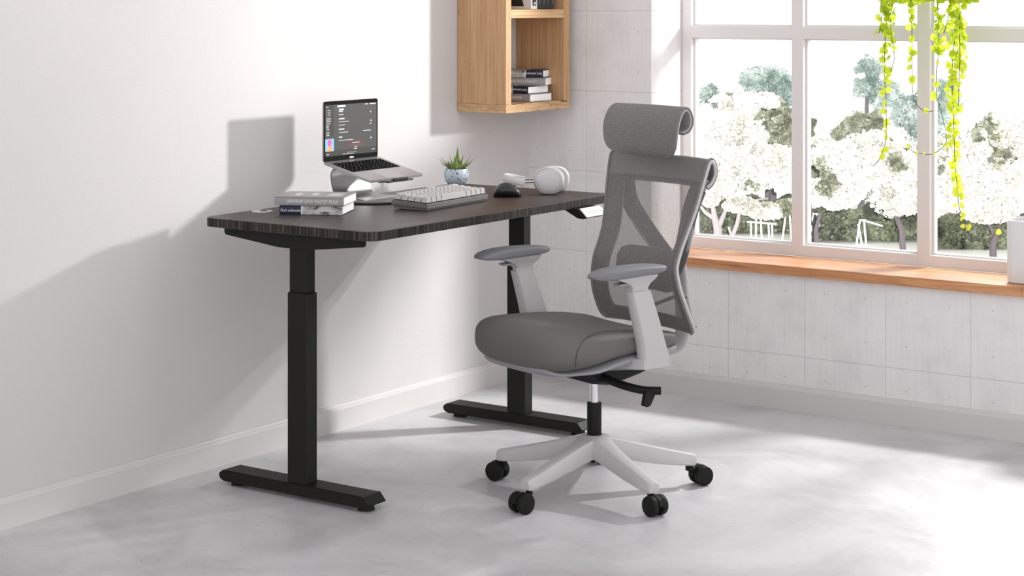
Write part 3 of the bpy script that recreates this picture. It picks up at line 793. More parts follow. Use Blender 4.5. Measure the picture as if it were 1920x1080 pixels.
strands = [   # points (px,py), leaf density per px, radius m, y
 ([(1668,-60),(1665,0),(1661,60),(1658,120),(1660,170),(1662,215),(1661,262),(1649,298),(1636,312)], [(0,.50),(60,.30),(130,.16),(250,.10),(270,0.03)], .05),
 ([(1680,-60),(1674,0),(1670,30),(1672,70),(1677,105),(1670,135)], [(0,.5),(60,.2),(110,.10),(160,.05)], .04),
 ([(1707,-60),(1708,0),(1710,60),(1710,120),(1711,165),(1716,192),(1733,208),(1750,208)], [(0,.5),(30,.14),(140,.10),(220,.05)], .06),
 ([(1757,-60),(1757,0),(1760,50),(1760,95),(1756,140),(1757,190)], [(0,.5),(60,.14),(120,.24),(160,.08)], .05),
 ([(1788,-60),(1790,0),(1791,60),(1786,110),(1785,160),(1788,210),(1789,260),(1791,310),(1795,350),(1798,385),(1806,413),(1818,440),(1835,452),(1855,452),(1868,432),(1878,412)], [(0,.5),(60,.30),(160,.34),(320,.24),(400,.16),(460,.035)], .05),
 ([(1798,-60),(1799,0),(1799,50),(1800,110),(1798,160),(1797,200)], [(0,.55),(60,.30),(150,.22),(220,.05)], .035),
 ([(1778,-60),(1782,0),(1776,40),(1770,62)], [(0,.4),(60,.2)], .045),
 ([(1655,-60),(1652,0),(1652,45),(1648,62)], [(0,.3),(60,.08)], .055),
]
for pts, dens, yy in strands:
    P3 = [onY(u, v, yy)-VO for u, v in pts]
    cu = spline(P3, 6)
    bm = bmesh.new(); tube(bm, cu, .0013, 5); st = link('vine_stem', bm, M['stem'], vine)
    bm = bmesh.new(); pos = 0.
    for a_, b_ in zip(cu, cu[1:]):
        seg = (b_-a_).length*535
        dn = [d for s_, d in dens if pos >= s_][-1]*1.35
        nL = int(seg*dn) + (rnd.random() < (seg*dn) % 1)
        for i in range(nL):
            q_ = a_.lerp(b_, rnd.random()); th = rnd.uniform(0, 2*PI)
            sp = (.020 if dn > .2 else .014)*rnd.uniform(.4, 1.15)
            leaf_geo(bm, q_+Vector((math.cos(th)*sp, math.sin(th)*sp*.7, rnd.uniform(-.008, .008))), rnd.uniform(.008, .0145), 1 if (rnd.random() < .42 and pos < 170) else 0)
        pos += seg
    fo = link('vine_leaves', bm, None, vine, ms=[M['ivy'], M['ivyg']]); fo['kind'] = 'stuff'
# crown of foliage in the hanging basket
bm = bmesh.new()
for i in range(900):
    a_ = rnd.uniform(0, 2*PI); r_ = math.sqrt(rnd.random())
    q_ = Vector((math.cos(a_)*.165*r_+.005, math.sin(a_)*.09*r_, rnd.uniform(-.115, .06)+.03*(1-r_)))
    leaf_geo(bm, q_, rnd.uniform(.009, .015), 1 if rnd.random() < .55 else 0)
fo = link('vine_crown', bm, None, vine, ms=[M['ivy'], M['ivyg']]); fo['kind'] = 'stuff'
bm = bmesh.new(); lathe(bm, [(.001, -.05), (.07, -.05), (.09, .05), (.085, .05), (.001, .04)], 32); link('basket', bm, M['white'], vine)
bm = bmesh.new()
for a_ in (0, 2.1, 4.2): tube(bm, [(math.cos(a_)*.088, math.sin(a_)*.088, .05), (0, 0, .40)], .0015, 5)
tube(bm, [(0, 0, .40), (0, 0, .83)], .0015, 5); link('hanging_cord', bm, M['stem'], vine)
# loose tendril between strands
bm = bmesh.new(); cu = spline([onY(u, v, .05)-VO for u, v in ((1760,190),(1772,240),(1775,262),(1768,276),(1750,288),(1733,289),(1715,285),(1702,277))], 6); tube(bm, cu, .0011, 5)
tn = link('vine_stem', bm, M['stem'], vine)
bm = bmesh.new()
for u, v in ((1701,276),(1704,274),(1718,287),(1733,288),(1752,287),(1771,272),(1773,281)): leaf_geo(bm, onY(u, v, .048)-VO, .0075)
link('vine_leaves', bm, M['ivy'], vine)

# ================================================================== OUTSIDE
gz = -8.3
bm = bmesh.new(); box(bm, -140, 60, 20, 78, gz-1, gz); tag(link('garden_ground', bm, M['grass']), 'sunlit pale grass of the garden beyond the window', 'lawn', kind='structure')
from mathutils import noise as mnoise
def leafquad(bm, p, s, rd):
    nrm = Vector((rd.uniform(-1, 1), rd.uniform(-1, 1), rd.uniform(-.3, 1))).normalized(); u = nrm.orthogonal().normalized(); w = nrm.cross(u)
    a0 = rd.uniform(0, 6); k = 5
    bm.faces.new([bm.verts.new(p+u*math.cos(a0+2*PI*j/k)*s*rd.uniform(.6, 1)+w*math.sin(a0+2*PI*j/k)*s*rd.uniform(.6, 1)) for j in range(k)])
def foliage(bm, bm2, c, rx, ry, rz, n, size, rd, off, thr=-.12, dark=None):
    i = 0
    while i < n:
        x, y, z = rd.uniform(-1, 1), rd.uniform(-1, 1), rd.uniform(-1, 1)
        q = x*x+y*y+z*z
        if q > 1: continue
        p = Vector((c[0]+x*rx, c[1]+y*ry, c[2]+z*rz)); g_ = p+off
        nz = mnoise.noise(g_*.85)+.6*mnoise.noise(g_*2.1)
        if nz < thr+.55*(q-.45): continue
        t = bm
        if dark is not None and mnoise.noise(g_*.55+Vector((7, 3, 1)))+.5*mnoise.noise(g_*1.7) > dark: t = bm2
        leafquad(t, p, size*rd.uniform(.5, 1.3), rd); i += 1
def tree(name, label, D, blobs, m, n, size, trunk=None, bark='barkd', cat='tree', gs=None):
    """blobs: (px, py, rx px, ry px); trunk: list of polylines [(px,py,width px)...]"""
    rd = random.Random(hash(label) % 1000 if False else sum(map(ord, label)))
    sc = D/FPX
    base = far_point(blobs[0][0], 450, D); base.z = gz
    root = thing(name, label, cat, base, group=gs)
    bm = bmesh.new(); bm2 = bmesh.new(); tot = sum(b[2]*b[3] for b in blobs)
    for (u, v, rx, ry) in blobs:
        c_ = far_point(u, v, D)-base
        foliage(bm, bm2, c_, rx*sc*1.12, rx*sc*.95, ry*sc*1.15, int(n*rx*ry/tot), size, rd, base, dark=(.45 if m is M['blown_leaf'] else None))
    link('crown', bm, m, root)
    if len(bm2.verts): link('green_leaves', bm2, M['olive'], root)
    else: bm2.free()
    if trunk:
        bm = bmesh.new()
        for ln in trunk:
            pts = [far_point(u, v, D)-base for u, v, w in ln]
            tube(bm, pts, [w*sc/2 for u, v, w in ln], 8)
        link('trunk', bm, M[bark], root, 'a')
    else:
        bm = bmesh.new(); c0 = far_point(blobs[0][0], blobs[0][1], D)-base
        tube(bm, [(0, 0, 0), (c0.x*.4, c0.y*.4, c0.z*.5), (c0.x, c0.y, c0.z)], [.18, .14, .06], 8); link('trunk', bm, M['barkd'], root)
    return root
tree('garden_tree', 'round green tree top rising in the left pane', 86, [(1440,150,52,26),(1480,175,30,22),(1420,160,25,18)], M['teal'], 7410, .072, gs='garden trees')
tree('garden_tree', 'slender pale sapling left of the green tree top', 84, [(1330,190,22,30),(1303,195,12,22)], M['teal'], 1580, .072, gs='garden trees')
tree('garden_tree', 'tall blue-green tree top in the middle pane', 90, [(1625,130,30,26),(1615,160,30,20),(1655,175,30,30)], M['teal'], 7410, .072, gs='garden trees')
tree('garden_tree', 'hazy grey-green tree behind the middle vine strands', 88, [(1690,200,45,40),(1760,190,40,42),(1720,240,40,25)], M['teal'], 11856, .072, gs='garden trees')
tree('garden_tree', 'dark olive tree in the middle of the left pane', 83.5, [(1450,225,42,36),(1475,255,34,22),(1430,208,20,14)], M['olive'], 8892, .072, gs='garden trees')
tree('garden_tree', 'dark olive tree in the centre of the middle pane', 84, [(1615,235,36,26),(1590,255,30,20),(1640,225,22,20)], M['olive'], 8892, .072, gs='garden trees')
tree('garden_tree', 'grey leafed tree at the left edge of the middle pane', 82, [(1515,215,22,38),(1530,330,30,26),(1518,300,22,25)], M['olive'], 8398, .072, gs='garden trees')
tree('overexposed_tree', 'wide white blossom tree filling the left pane', 74.8, [(1360,250,75,48),(1330,320,60,45),(1430,315,80,42),(1400,200,70,28)], M['blown_leaf'], 34200, .072,
     [[(1378,470,10),(1372,445,9),(1382,420,8),(1386,400,7)], [(1376,468,6),(1372,445,5),(1366,425,5)]], 'bark', gs='blossom trees')
tree('overexposed_tree', 'white blossom tree spreading across the middle pane', 71.5, [(1590,310,75,45),(1650,300,75,60),(1560,350,60,38),(1680,370,50,35)], M['blown_leaf'], 34200, .072,
     [[(1532,484,12),(1530,430,9),(1538,400,6)], [(1694,478,13),(1690,430,12),(1678,400,10),(1700,372,8)], [(1680,402,7),(1662,385,6),(1650,372,4)]], 'barkd', gs='blossom trees')
tree('overexposed_tree', 'white blossom tree at the right with forked dark trunk', 71, [(1850,330,80,62),(1790,345,45,45),(1900,260,70,50),(1850,385,60,30)], M['blown_leaf'], 36100, .072,
     [[(1862,488,15),(1862,460,13),(1866,440,12)], [(1866,442,8),(1854,420,7),(1848,400,5)], [(1866,442,8),(1876,415,6)]], 'barkd', gs='blossom trees')
tree('fruit_tree', 'pale forked old tree beside the chair back in the left pane', 76.5, [(1330,365,30,20),(1385,385,36,16),(1440,395,45,14),(1350,350,30,20),(1480,388,30,14)], M['blown_leaf'], 11400, .072,
     [[(1346,450,18),(1346,430,17),(1340,408,12),(1336,385,8)], [(1346,428,12),(1356,405,9),(1364,386,6),(1382,372,4)], [(1342,412,9),(1322,398,7),(1312,385,5)], [(1360,392,7),(1385,378,5),(1412,376,4),(1440,372,3)], [(1338,385,7),(1355,368,5),(1366,356,3)]], 'bark', gs='blossom trees')
def hedge(label, D, u0, u1, v0, v1, m, n, size):
    rd = random.Random(sum(map(ord, label))); sc = D/FPX
    bm = bmesh.new(); c = far_point((u0+u1)/2, 450, D); c.z = gz
    a_ = far_point(u0, v1, D); b_ = far_point(u1, v0, D)
    for i in range(n):
        s = rd.random(); p = far_point(u0+(u1-u0)*s, v1+(v0-v1)*rd.random()*(1+.12*math.sin(u0+s*19)), D+rd.uniform(-1.5, 1.5))-c
        sz = size*rd.uniform(.5, 1.3); nrm = Vector((rd.uniform(-1, 1), rd.uniform(-1, 1), rd.uniform(-.3, 1))).normalized(); u = nrm.orthogonal().normalized(); w = nrm.cross(u); a0 = rd.uniform(0, 6)
        bm.faces.new([bm.verts.new(p+u*math.cos(a0+2*PI*j/5)*sz+w*math.sin(a0+2*PI*j/5)*sz*rd.uniform(.6, 1)) for j in range(5)])
    o = link('garden_hedge', bm, m, None, loc=c); tag(o, label, 'hedge', 'garden hedges')
tree('overexposed_tree', 'pale blossom tree far behind the vine in the right pane', 81, [(1800,300,60,50),(1870,320,70,60),(1760,340,40,40)], M['blown_leaf'], 22800, .072, gs='blossom trees')
tree('overexposed_tree', 'pale blossom tree far behind the middle pane', 86.5, [(1560,270,45,40),(1640,330,70,50),(1700,320,50,50)], M['blown_leaf'], 22800, .072, gs='blossom trees')
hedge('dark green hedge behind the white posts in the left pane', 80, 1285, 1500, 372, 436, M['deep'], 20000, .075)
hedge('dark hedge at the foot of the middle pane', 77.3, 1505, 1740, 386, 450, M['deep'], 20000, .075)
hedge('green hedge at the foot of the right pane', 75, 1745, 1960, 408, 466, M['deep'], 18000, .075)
def swing(label, D, legs, bars):
    sc = D/FPX; base = far_point(legs[0][0], legs[0][1], D)
    base.z = gz
    r = thing('garden_swing_frame', label, 'swing frame', base, group='white metal frames in the garden')
    for (u0, v0, u1, v1) in legs:
        bm = bmesh.new(); a_ = far_point(u0, v0, D)-base; b_ = far_point(u1, v1, D)-base; a_.z = 0 if a_.z < .6 else a_.z
        tube(bm, [a_, b_], 2.0*sc, 8); link('leg', bm, M['wmetal'], r)
    for (u0, v0, u1, v1) in bars:
        bm = bmesh.new(); tube(bm, [far_point(u0, v0, D)-base, far_point(u1, v1, D)-base], 1.8*sc, 8); link('crossbar', bm, M['wmetal'], r)
swing('white tubular frame with tall legs in the left pane', 77, [(1428,448,1426,398),(1417,447,1418,400),(1467,448,1474,397),(1484,448,1480,397)], [(1416,400,1482,396)])
swing('low white frame between legs of the left pane swing', 77.6, [(1442,444,1441,420),(1448,444,1448,420),(1408,444,1408,417)], [(1400,416,1456,420)])
swing('white A-shaped frame near the centre of the middle pane', 75.5, [(1606,458,1612,415),(1616,456,1609,420),(1624,460,1620,414)], [(1611,413,1624,413),(1622,414,1655,424)])
swing('white slanted legs at the left edge of the middle pane', 76, [(1519,452,1524,402),(1537,425,1532,402)], [(1512,400,1537,401)])

# ================================================================== CHAIR
PH = math.radians(-107)
ch = thing('office_chair', 'grey mesh office chair with headrest, white arms and five-star base', 'chair', (1.1765, -1.3765, 0), PH)
def c(s, t, z): return (t, s, z)      # s: lateral (+ towards the camera), t: forwards
# --- star base
base_ang = math.radians(-97+107)
bm = bmesh.new(); lathe(bm, [(.001, .100), (.030, .100), (.036, .105), (.040, .135), (.037, .165), (.031, .172), (.024, .173), (.001, .173)], 40)
hub = link('base_hub', bm, M['base_p'], ch, 'a')
for k in range(5):
    a_ = base_ang+k*2*PI/5
    d = Vector((math.cos(a_), math.sin(a_), 0)); w = Vector((-math.sin(a_), math.cos(a_), 0))
    bm = bmesh.new(); secs = []
    for r_, hw, hb, z0, z1 in ((.012, .040, .040, .108, .172), (.04, .0345, .036, .108, .168), (.08, .027, .029, .099, .157), (.13, .0225, .0255, .088, .143), (.19, .0200, .0235, .0765, .127), (.25, .0185, .0220, .0685, .112), (.295, .0180, .0215, .0640, .1015), (.318, .0175, .0205, .0625, .0965), (.325, .0150, .0175, .0655, .0935)):
        b_ = .006
        pr = [(-hb, z0+b_), (-hb+b_*.6, z0), (hb-b_*.6, z0), (hb, z0+b_), (hw, z1-b_*1.4), (hw-b_*.5, z1-b_*.3), (hw-b_*1.5, z1), (-hw+b_*1.5, z1), (-hw+b_*.5, z1-b_*.3), (-hw, z1-b_*1.4)]
        secs.append([d*r_+w*y+Vector((0, 0, z)) for y, z in pr])
    rings(bm, secs); link('base_leg', bm, M['base_p'], ch, 'a')
# --- casters: wheel contact in world, axis in camera terms (right, towards camera)
cast = [((1.1365, -1.716), (.68, .73), 0), ((1.4745, -1.516), (-.80, .60), 1), ((1.4125, -1.127), (.45, .90), 2), ((1.0045, -1.083), (.7, .7), 3), ((.8565, -1.441), (-.5, .87), 4)]
cp, sp_ = math.cos(-PH), math.sin(-PH)
def w2l(x, y):
    x -= 1.1765; y -= -1.3765
    return (x*cp-y*sp_, x*sp_+y*cp)
for (wx, wy), (ar, at_), k in cast:
    lx, ly = w2l(wx, wy)
    ax = Vector((RT[0]*ar-FW[0]*at_, RT[1]*ar-FW[1]*at_, 0)).normalized()
    al = Vector((ax.x*cp-ax.y*sp_, ax.x*sp_+ax.y*cp, 0))
    cc = Vector((lx, ly, .0305))
    a_ = base_ang+k*2*PI/5
    tip = Vector((math.cos(a_)*.304, math.sin(a_)*.304, .0))
    bm = bmesh.new()
    cyl(bm, (tip.x, tip.y, .046), (tip.x, tip.y, .068), .0095, k=16)
    # hood over the wheels
    pr = Vector((-al.y, al.x, 0))
    secs = []
    for i in range(9):
        th = PI*.02+PI*.96*i/8
        r0, r1 = .0315, .0265
        o1 = cc+pr*math.cos(th)*r0+Vector((0, 0, math.sin(th)*r0)); o0 = cc+pr*math.cos(th)*r1+Vector((0, 0, math.sin(th)*r1))
        secs.append([o1+al*.0075, o1-al*.0075, o0-al*.0075, o0+al*.0075])
    rings(bm, secs)
    tube(bm, [(tip.x, tip.y, .052), (cc.x, cc.y, .040)], .010, 10)
    hd = link('caster', bm, M['caster'], ch, True)
    for sg in (1, -1):
        bm = bmesh.new(); c0 = cc+al*sg*.0085; c1 = cc+al*sg*.0275
        cyl(bm, c0, c1, .030, k=36, bev=.003); link('caster_wheel', bm, M['caster'], hd, True)
# --- gas lift
bm = bmesh.new(); cyl(bm, (0, 0, .168), (0, 0, .272), .0225, k=32, bev=.0015); link('lift_sleeve', bm, M['blackp'], ch, True)
bm = bmesh.new(); cyl(bm, (0, 0, .270), (0, 0, .36), .0138, k=32); link('gas_lift', bm, M['chrome'], ch, True)
# --- mechanism
bm = bmesh.new()
rings(bm, [[c(s, t, z) for s, z in ((-w_, z0+.008), (-w_+.012, z0), (w_-.012, z0), (w_, z0+.008), (w_, z1), (-w_, z1))] for t, w_, z0, z1 in
      ((.145, .035, .386, .402), (.125, .055, .368, .402), (.06, .075, .345, .402), (.0, .078, .335, .402), (-.05, .078, .340, .402), (-.13, .082, .356, .400), (-.185, .080, .372, .394), (-.195, .07, .378, .390))])
bmesh.ops.bevel(bm, geom=bm.edges[:], offset=.002, segments=1, affect='EDGES')
mech = link('tilt_mechanism', bm, M['blackp'], ch)
bm = bmesh.new(); tube(bm, spline([c(.06, .03, .365), c(.15, .02, .352), c(.20, -.005, .343), c(.235, -.03, .341)], 4), .0125, 12)
tube(bm, [c(.22, -.022, .341), c(.248, -.05, .341)], .0125, 12)
prism(bm, [(-.045, .343), (.000, .343), (.006, .330), (.012, .302), (-.003, .296), (-.016, .298), (-.028, .320)], 'y', .225, .240, bev=.003)
link('tilt_lever', bm, M['blackp'], mech, True)
# --- seat pan and cushion
S_ = [(-.150, .185, .500, .470), (-.143, .222, .512, .458), (-.125, .243, .518, .453), (-.05, .252, .533, .450), (.05, .256, .543, .447), (.13, .256, .549, .436), (.19, .255, .552, .420), (.235, .248, .552, .410), (.275, .233, .549, .407), (.305, .210, .542, .412), (.328, .178, .530, .424), (.343, .138, .515, .440), (.350, .085, .500, .458)]
bm = bmesh.new(); secs = []
for (t, hw, zt_, zb_) in S_:
    dish = .022*max(0, 1-((t-.02)/.24)**4)
    secs.append(superring(t, hw, zb_, zt_, 48, 3.6, dish=dish, eb=3.6 if t < .1 else (3.0 if t < .2 else 2.4)))
rings(bm, secs)
cush = link('seat_cushion', bm, mat('seat_fabric', (.122, .115, .112), .62, spec=.35), ch, 'all')
md = cush.modifiers.new('s', 'SUBSURF'); md.levels = 1; md.render_levels = 2
# stitched seam on the flank
for sg in (1,):
    bm = bmesh.new(); pts = []
    seam = [(.266, .438), (.272, .460), (.268, .492), (.250, .517), (.215, .532), (.15, .537), (.06, .530), (-.05, .518), (-.12, .505), (-.142, .49)]
    for (t, z) in seam:
        hw = None
        for A_, B_ in zip(S_, S_[1:]):
            if A_[0] <= t <= B_[0]:
                f_ = (t-A_[0])/(B_[0]-A_[0]); hw = A_[1]+(B_[1]-A_[1])*f_; z1 = A_[2]+(B_[2]-A_[2])*f_; z0 = A_[3]+(B_[3]-A_[3])*f_
        zc = (z0+z1)/2; hh = (z1-z0)/2; q_ = min(.985, abs(z-zc)/hh)
        pts.append(c(sg*hw*(1-q_**3.6)**(1/3.6)*.994, t, z))
    tube(bm, spline(pts, 6), .0010 if sg > 0 else .0005, 6); link('seam', bm, mat('seam_dark', (.045, .043, .042), .8), cush)
bm = bmesh.new(); secs = []
for (t, hw, zt_, zb_) in S_[1:]:
    th = .030 if t < .1 else (.032 if t < .2 else .014)
    secs.append(superring(t-.006, hw*(.985 if t < .1 else (.965 if t < .2 else (.80 if t < .34 else .45))), zb_-th*.5, zb_+(.020 if t < .1 else .022), 48, 4.5 if t < .1 else 2.5))
rings(bm, secs); pan = link('seat_pan', bm, M['grey_p'], ch, 'all')
md = pan.modifiers.new('s', 'SUBSURF'); md.levels = 1; md.render_levels = 1
bm = bmesh.new()
rings(bm, [[c(s, t, z) for s, z in ((-w_, z0), (w_, z0), (w_, z1), (-w_, z1))] for t, w_, z0, z1 in ((.10, .12, .400, .425), (.02, .20, .405, .43), (-.10, .215, .415, .44), (-.15, .16, .415, .445))])
link('pan_underframe', bm, M['grey_p'], ch)
# --- arms
def arm(sg):
    # column: leaning, from foot under the seat to the pad bracket
    col_s = [(.425, -.045, .062, .018), (.455, -.046, .056, .021), (.50, -.029, .062, .021), (.56, -.009, .078, .0205), (.655, .028, .106, .019)]
    bm = bmesh.new(); secs = []
    for z, t0, t1, hw in col_s:
        b_ = .006; sc_ = sg*.272
        secs.append([c(sc_+s, t, z) for s, t in ((-hw, t0+b_), (-hw+b_, t0), (hw-b_, t0), (hw, t0+b_), (hw, t1-b_), (hw-b_*1.3, t1), (-hw+b_*1.3, t1), (-hw, t1-b_))])
    rings(bm, secs); column = link('arm_column', bm, M['white_p'], ch, True)
    bm = bmesh.new(); secs = []
    for s, t0, t1, z0, z1 in ((.29, -.044, .058, .423, .452), (.262, -.046, .066, .419, .452), (.20, -.042, .066, .415, .444), (.12, -.04, .062, .412, .432), (.08, -.04, .06, .412, .428)):
        b_ = .004
        secs.append([c(sg*s, t, z) for t, z in ((t0+b_, z0), (t1-b_, z0), (t1, z0+b_), (t1, z1-b_), (t1-b_, z1), (t0+b_, z1), (t0, z1-b_), (t0, z0+b_))])
    rings(bm, secs); link('arm_foot', bm, M['white_p'], ch, True)
    # bracket under the pad
    bm = bmesh.new(); secs = []
    for z, t0, t1, hw in ((.650, .036, .098, .014), (.665, .034, .098, .0145), (.678, .026, .112, .018), (.688, .015, .135, .024), (.697, .010, .165, .030), (.703, .010, .170, .031)):
        b_ = .004
        secs.append([c(sg*.272+s, t, z) for s, t in ((-hw, t0+b_), (-hw+b_, t0), (hw-b_, t0), (hw, t0+b_), (hw, t1-b_), (hw-b_, t1), (-hw+b_, t1), (-hw, t1-b_))])
    rings(bm, secs); link('pad_bracket', bm, M['white_p'], ch, True)
    bm = bmesh.new(); box(bm, .100, .150, sg*.272-.016, sg*.272+.016, .676, .683, .002); link('adjust_lever', bm, M['grey_p'], ch)
    # pad
    bm = bmesh.new(); secs = []
    for t, hw, z0, z1 in ((-.031, .018, .714, .7225), (-.027, .027, .7095, .7255), (-.010, .034, .705, .727), (.03, .041, .7025, .7315), (.09, .045, .7015, .7335), (.15, .0465, .700, .733), (.195, .045, .699, .7285), (.222, .038, .700, .7225), (.238, .029, .7025, .717), (.246, .018, .705, .7125)):
        secs.append(superring(t, hw, z0, z1, 28, 3.4, c=sg*.272, eb=4.5))
    rings(bm, secs); pd = link('arm_pad', bm, M['armpad'], ch, 'all')
    md = pd.modifiers.new('s', 'SUBSURF'); md.levels = 1; md.render_levels = 2
arm(1); arm(-1)
# --- backrest surface: rows (t, z, half width, concavity)
BK = [(-.226, .485, .196, .030), (-.214, .500, .212, .030), (-.196, .535, .214, .028), (-.176, .585, .210, .026), (-.164, .635, .200, .024), (-.163, .69, .189, .026), (-.182, .74, .186, .030), (-.203, .79, .190, .034),
      (-.228, .87, .206, .038), (-.246, .94, .217, .040), (-.260, .99, .223, .038), (-.268, 1.012, .225, .036), (-.280, 1.021, .225, .034), (-.294, 1.016, .224, .034), (-.305, .998, .222, .034), (-.310, .970, .218, .034), (-.300, .943, .212, .034), (-.285, .928, .205, .034)]
def bk_interp(n=5):
    P_ = spline([(a_, b_, c_) for a_, b_, c_, d_ in BK], n); Q_ = spline([(d_, 0, 0) for a_, b_, c_, d_ in BK], n)
    return [(p.x, p.y, p.z, q.x) for p, q in zip(P_, Q_)]
BR = bk_interp()
def bpt(row, a_, back=0.):
    t, z, w, cv = row
    i = BR.index(row); p0 = BR[max(i-1, 0)]; p1 = BR[min(i+1, len(BR)-1)]
    d = Vector((p1[0]-p0[0], p1[1]-p0[1])).normalized(); nx, nz = d.y, -d.x     # outward (front) normal in t,z
    cc_ = cv*(1-abs(a_)**2.2)
    return c(a_*w, t - cc_*(1 if i < 62 else 1) - nx*back, z - nz*back)
bm = bmesh.new(); NA = 24
rings(bm, [[bpt(r, -1+2*j/NA) for j in range(NA+1)] for r in BR], closed=False)
mesh_o = link('mesh_back', bm, M['mesh'], ch, 'all')
NF = 56    # row index where the flap starts folding back
# solid ring behind the mesh: side bands, bottom band, top band
def band(rows_, a0f, a1f, back=.004, thick=.006, m=None, name='back_frame', parent=None, steps=4):
    bm = bmesh.new(); secs = []
    for i, r in enumerate(rows_):
        a0, a1 = a0f(i/(len(rows_)-1), r), a1f(i/(len(rows_)-1), r)
        fr = [bpt(r, a0+(a1-a0)*j/steps, back) for j in range(steps+1)]
        bk = [bpt(r, a1+(a0-a1)*j/steps, back+thick) for j in range(steps+1)]
        secs.append(fr+bk)
    rings(bm, secs); return link(name, bm, m or M['ring'], parent or ch, True)
main = BR[:NF]
fr_ = band(main, lambda s, r: .985*-1, lambda s, r: -1+(.052+.02*max(0, .25-s)*4)/r[2])
band(main, lambda s, r: 1-(.040+.02*max(0, .25-s)*4)/r[2], lambda s, r: .985)
band(BR[:10], lambda s, r: -.985, lambda s, r: .985, name='back_frame', steps=16)
band(BR[46:], lambda s, r: -.985, lambda s, r: .985, m=M['white_p'], name='top_roll', steps=20, back=.003, thick=.004)
# light edge piping along both sides
for sg in (-1, 1):
    bm = bmesh.new(); tube(bm, [bpt(r, sg*1.012, .0065) for r in BR], .0058, 8); link('edge_trim', bm, M['white_p'], ch, 'all')
    bm = bmesh.new(); tube(bm, [bpt(r, sg*1.0, -.001) for r in BR], .0042, 8); link('mesh_piping', bm, M['meshd'], ch, 'all')
bm = bmesh.new(); tube(bm, [bpt(BR[0], -1+2*j/16, .003) for j in range(17)], .005, 8); link('mesh_piping', bm, M['meshd'], ch, 'all')
# white tubes standing in for light caught on the bands' inner edges
bm = bmesh.new(); tube(bm, [bpt(r, -1+.056/r[2], .006) for r in BR[8:46]], .0022, 6); link('rim_highlight', bm, M['white_p'], ch, 'all')
bm = bmesh.new(); tube(bm, [bpt(r, 1-.044/r[2], .006) for r in BR[8:46]], .0022, 6); link('rim_highlight', bm, M['white_p'], ch, 'all')
# lumbar pad
bm = bmesh.new(); secs = []
for z, hw, t in ((.600, .09, -.214), (.606, .115, -.213), (.625, .13, -.210), (.66, .135, -.208), (.70, .132, -.212), (.722, .12, -.220), (.730, .095, -.226)):
    n_ = 10; fr = [c(-hw+2*hw*j/n_, t-.014*(1-abs(-1+2*j/n_)**2), z) for j in range(n_+1)]; bk = [c(hw-2*hw*j/n_, t-.012-.014*(1-abs(-1+2*j/n_)**2), z) for j in range(n_+1)]
    secs.append(fr+bk)
rings(bm, secs); lum = link('lumbar_pad', bm, M['ring'], ch, True)
bm = bmesh.new(); tube(bm, spline([c(.128, -.212, .605), c(.140, -.208, .64), c(.142, -.208, .69), c(.128, -.217, .725)], 6), .003, 6); link('lumbar_rim', bm, M['white_p'], lum, 'all')
# Y-shaped support: stem + two arms
bm = bmesh.new()
tube(bm, spline([c(0, -.10, .385), c(0, -.22, .378), c(0, -.33, .385), c(0, -.372, .43), c(0, -.375, .52), c(0, -.365, .62), c(0, -.352, .70)], 6), [.022]*37, 12, flat=(.55, 1.5), up=(0, 0, 1))
stem = link('back_support', bm, M['white_p'], ch, 'all')
for sg in (1, -1):
    bm = bmesh.new()
    cu_ = spline([c(sg*-.005, -.345, .655), c(sg*.040, -.328, .705), c(sg*.095, -.298, .785), c(sg*.140, -.276, .860), c(sg*.168, -.284, .930)], 6)
    tube(bm, cu_, [.034+.004*i/(len(cu_)-1) for i in range(len(cu_))], 16, flat=(.16, 1.0), up=(1, 0, 0)); link('support_arm', bm, M['arm2'], stem, 'all')
    bm = bmesh.new()
    cu_ = spline([c(sg*.010, -.360, .65), c(sg*.050, -.338, .69), c(sg*.100, -.308, .745), c(sg*.145, -.284, .82), c(sg*.178, -.284, .90), c(sg*.196, -.296, .955)], 6)
    tube(bm, cu_, .0085, 10, flat=(1.2, .8)); link('support_rail', bm, M['white_p'], stem, 'all')
    bm = bmesh.new()
    cu_ = spline([c(sg*.02, -.36, .56), c(sg*.10, -.30, .52), c(sg*.17, -.245, .505), c(sg*.19, -.233, .505)], 6)
    tube(bm, cu_, .012, 10, flat=(.5, 1.4)); link('lower_support_arm', bm, M['ring'], stem, 'all')
# --- headrest
HB = [(-.205, 1.026, .120, .022), (-.193, 1.036, .145, .022), (-.186, 1.055, .160, .022), (-.184, 1.085, .167, .024), (-.187, 1.118, .169, .025), (-.198, 1.150, .168, .026), (-.216, 1.173, .165, .026), (-.238, 1.181, .162, .026), (-.256, 1.172, .160, .026), (-.268, 1.150, .158, .026), (-.270, 1.125, .156, .026), (-.260, 1.103, .152, .026), (-.240, 1.093, .146, .026)]
P_ = spline([(a_, b_, c_) for a_, b_, c_, d_ in HB], 5)
def hpt(i, a_, back=0.):
    p = P_[i]; p0 = P_[max(i-1, 0)]; p1 = P_[min(i+1, len(P_)-1)]
    d = Vector((p1.x-p0.x, p1.y-p0.y)).normalized(); nx, nz = d.y, -d.x
    return c(a_*p.z, p.x - .026*(1-abs(a_)**2.4) - nx*back, p.y - nz*back - .010*(1-a_*a_)*max(0, 1-i/12))
def shell(b0, b1, aw, name, m, parent):
    bm = bmesh.new(); secs = []; n_ = 24
    for i in range(len(P_)):
        fr = [hpt(i, (-1+2*j/n_)*aw, b0) for j in range(n_+1)]; bk = [hpt(i, (1-2*j/n_)*aw, b1) for j in range(n_+1)]
        secs.append(fr+bk)
    rings(bm, secs); return link(name, bm, m, parent, True)
hr = shell(0, .008, 1.0, 'headrest', M['meshd'], ch)
shell(.0078, .0115, 1.012, 'headrest_shell', M['white_p'], hr)
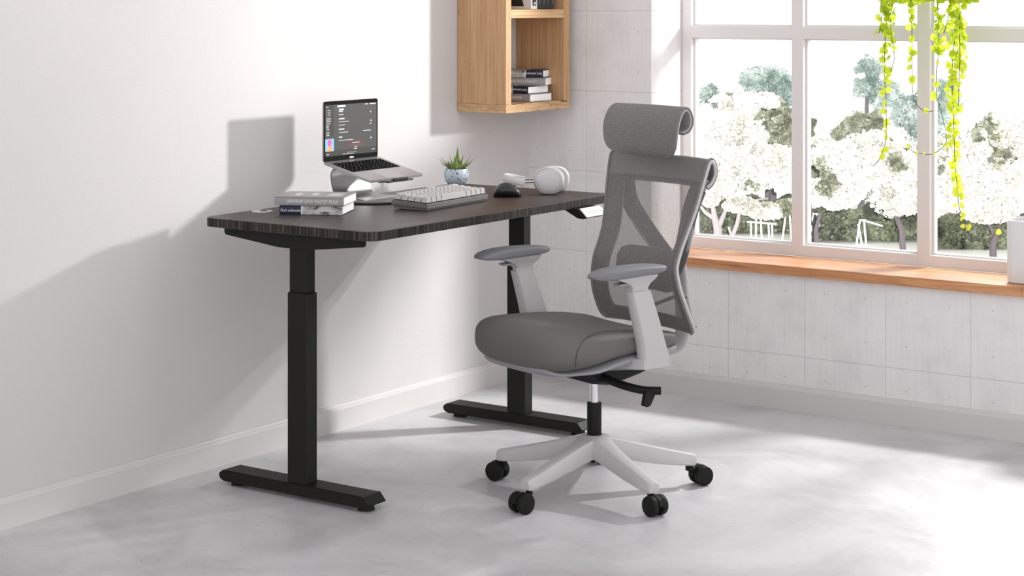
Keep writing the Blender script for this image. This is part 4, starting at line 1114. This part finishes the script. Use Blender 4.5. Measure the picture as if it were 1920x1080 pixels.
for sg in (1, -1):
    bm = bmesh.new(); tube(bm, [hpt(i, sg*1.0, .0035) for i in range(len(P_))], .0042, 8); link('headrest_piping', bm, M['meshd'], hr, 'all')
bm = bmesh.new(); tube(bm, [hpt(0, -1+j/8, .0035) for j in range(17)], .0042, 8); link('headrest_piping', bm, M['meshd'], hr, 'all')
bm = bmesh.new(); tube(bm, spline([c(0, -.318, .93), c(0, -.315, 1.0), c(0, -.285, 1.05), c(0, -.245, 1.09), c(0, -.232, 1.12)], 5), .016, 12, flat=(.6, 1.5), up=(1, 0, 0)); link('headrest_stem', bm, M['grey_p'], ch, 'all')
bm = bmesh.new(); cyl(bm, c(-.03, -.240, 1.125), c(.03, -.240, 1.125), .016, k=20, bev=.003); link('headrest_pivot', bm, M['grey_p'], ch, True)

# ================================================================== LIGHT
lt = bpy.data.lights.new('outside_lamp', 'POINT'); lt.energy = 1; lt.shadow_soft_size = .08; lt.color = (1.0, .985, .97)
lt.use_nodes = True; n = lt.node_tree.nodes; l = lt.node_tree.links
em = n['Emission']; fo = n.new('ShaderNodeLightFalloff'); fo.inputs['Strength'].default_value = 40.0
l.new(fo.outputs['Constant'], em.inputs['Strength'])
lo = bpy.data.objects.new('outside_lamp', lt); col.objects.link(lo); lo.location = (1.80, .69, 1.655)  # nearby lamp just outside the window, not the sun; falloff held constant
w = bpy.data.worlds.new('World'); bpy.context.scene.world = w; w.use_nodes = True
n = w.node_tree.nodes; l = w.node_tree.links; bg = n['Background']
tc = n.new('ShaderNodeTexCoord'); sep = n.new('ShaderNodeSeparateXYZ'); l.new(tc.outputs['Generated'], sep.inputs[0])
st = mth(n, l, 'ADD', mth(n, l, 'SUBTRACT', 1.36, mth(n, l, 'MULTIPLY', mth(n, l, 'MAXIMUM', sep.outputs[2], 0), .80)), mth(n, l, 'MULTIPLY', sep.outputs[1], .16))
bg.inputs['Color'].default_value = (1.0, .99, .99, 1); l.new(st, bg.inputs['Strength'])

# ================================================================== CAMERA
cd = bpy.data.cameras.new('camera'); co = bpy.data.objects.new('camera', cd); col.objects.link(co)
co.location = CAM; co.rotation_euler = (PI/2, 0, YAW)
cd.sensor_width = 36; cd.lens = FPX*36/1920; cd.shift_y = -(540-8)/1920; cd.clip_end = 500; cd.clip_start = .05
sc = bpy.context.scene; sc.camera = co
sc.view_settings.view_transform = 'Standard'; sc.view_settings.look = 'None'; sc.view_settings.gamma = 1
sc.view_settings.exposure = 0.55; sc.view_settings.use_curve_mapping = False
sc.cycles.transparent_max_bounces = 16; sc.cycles.max_bounces = 6
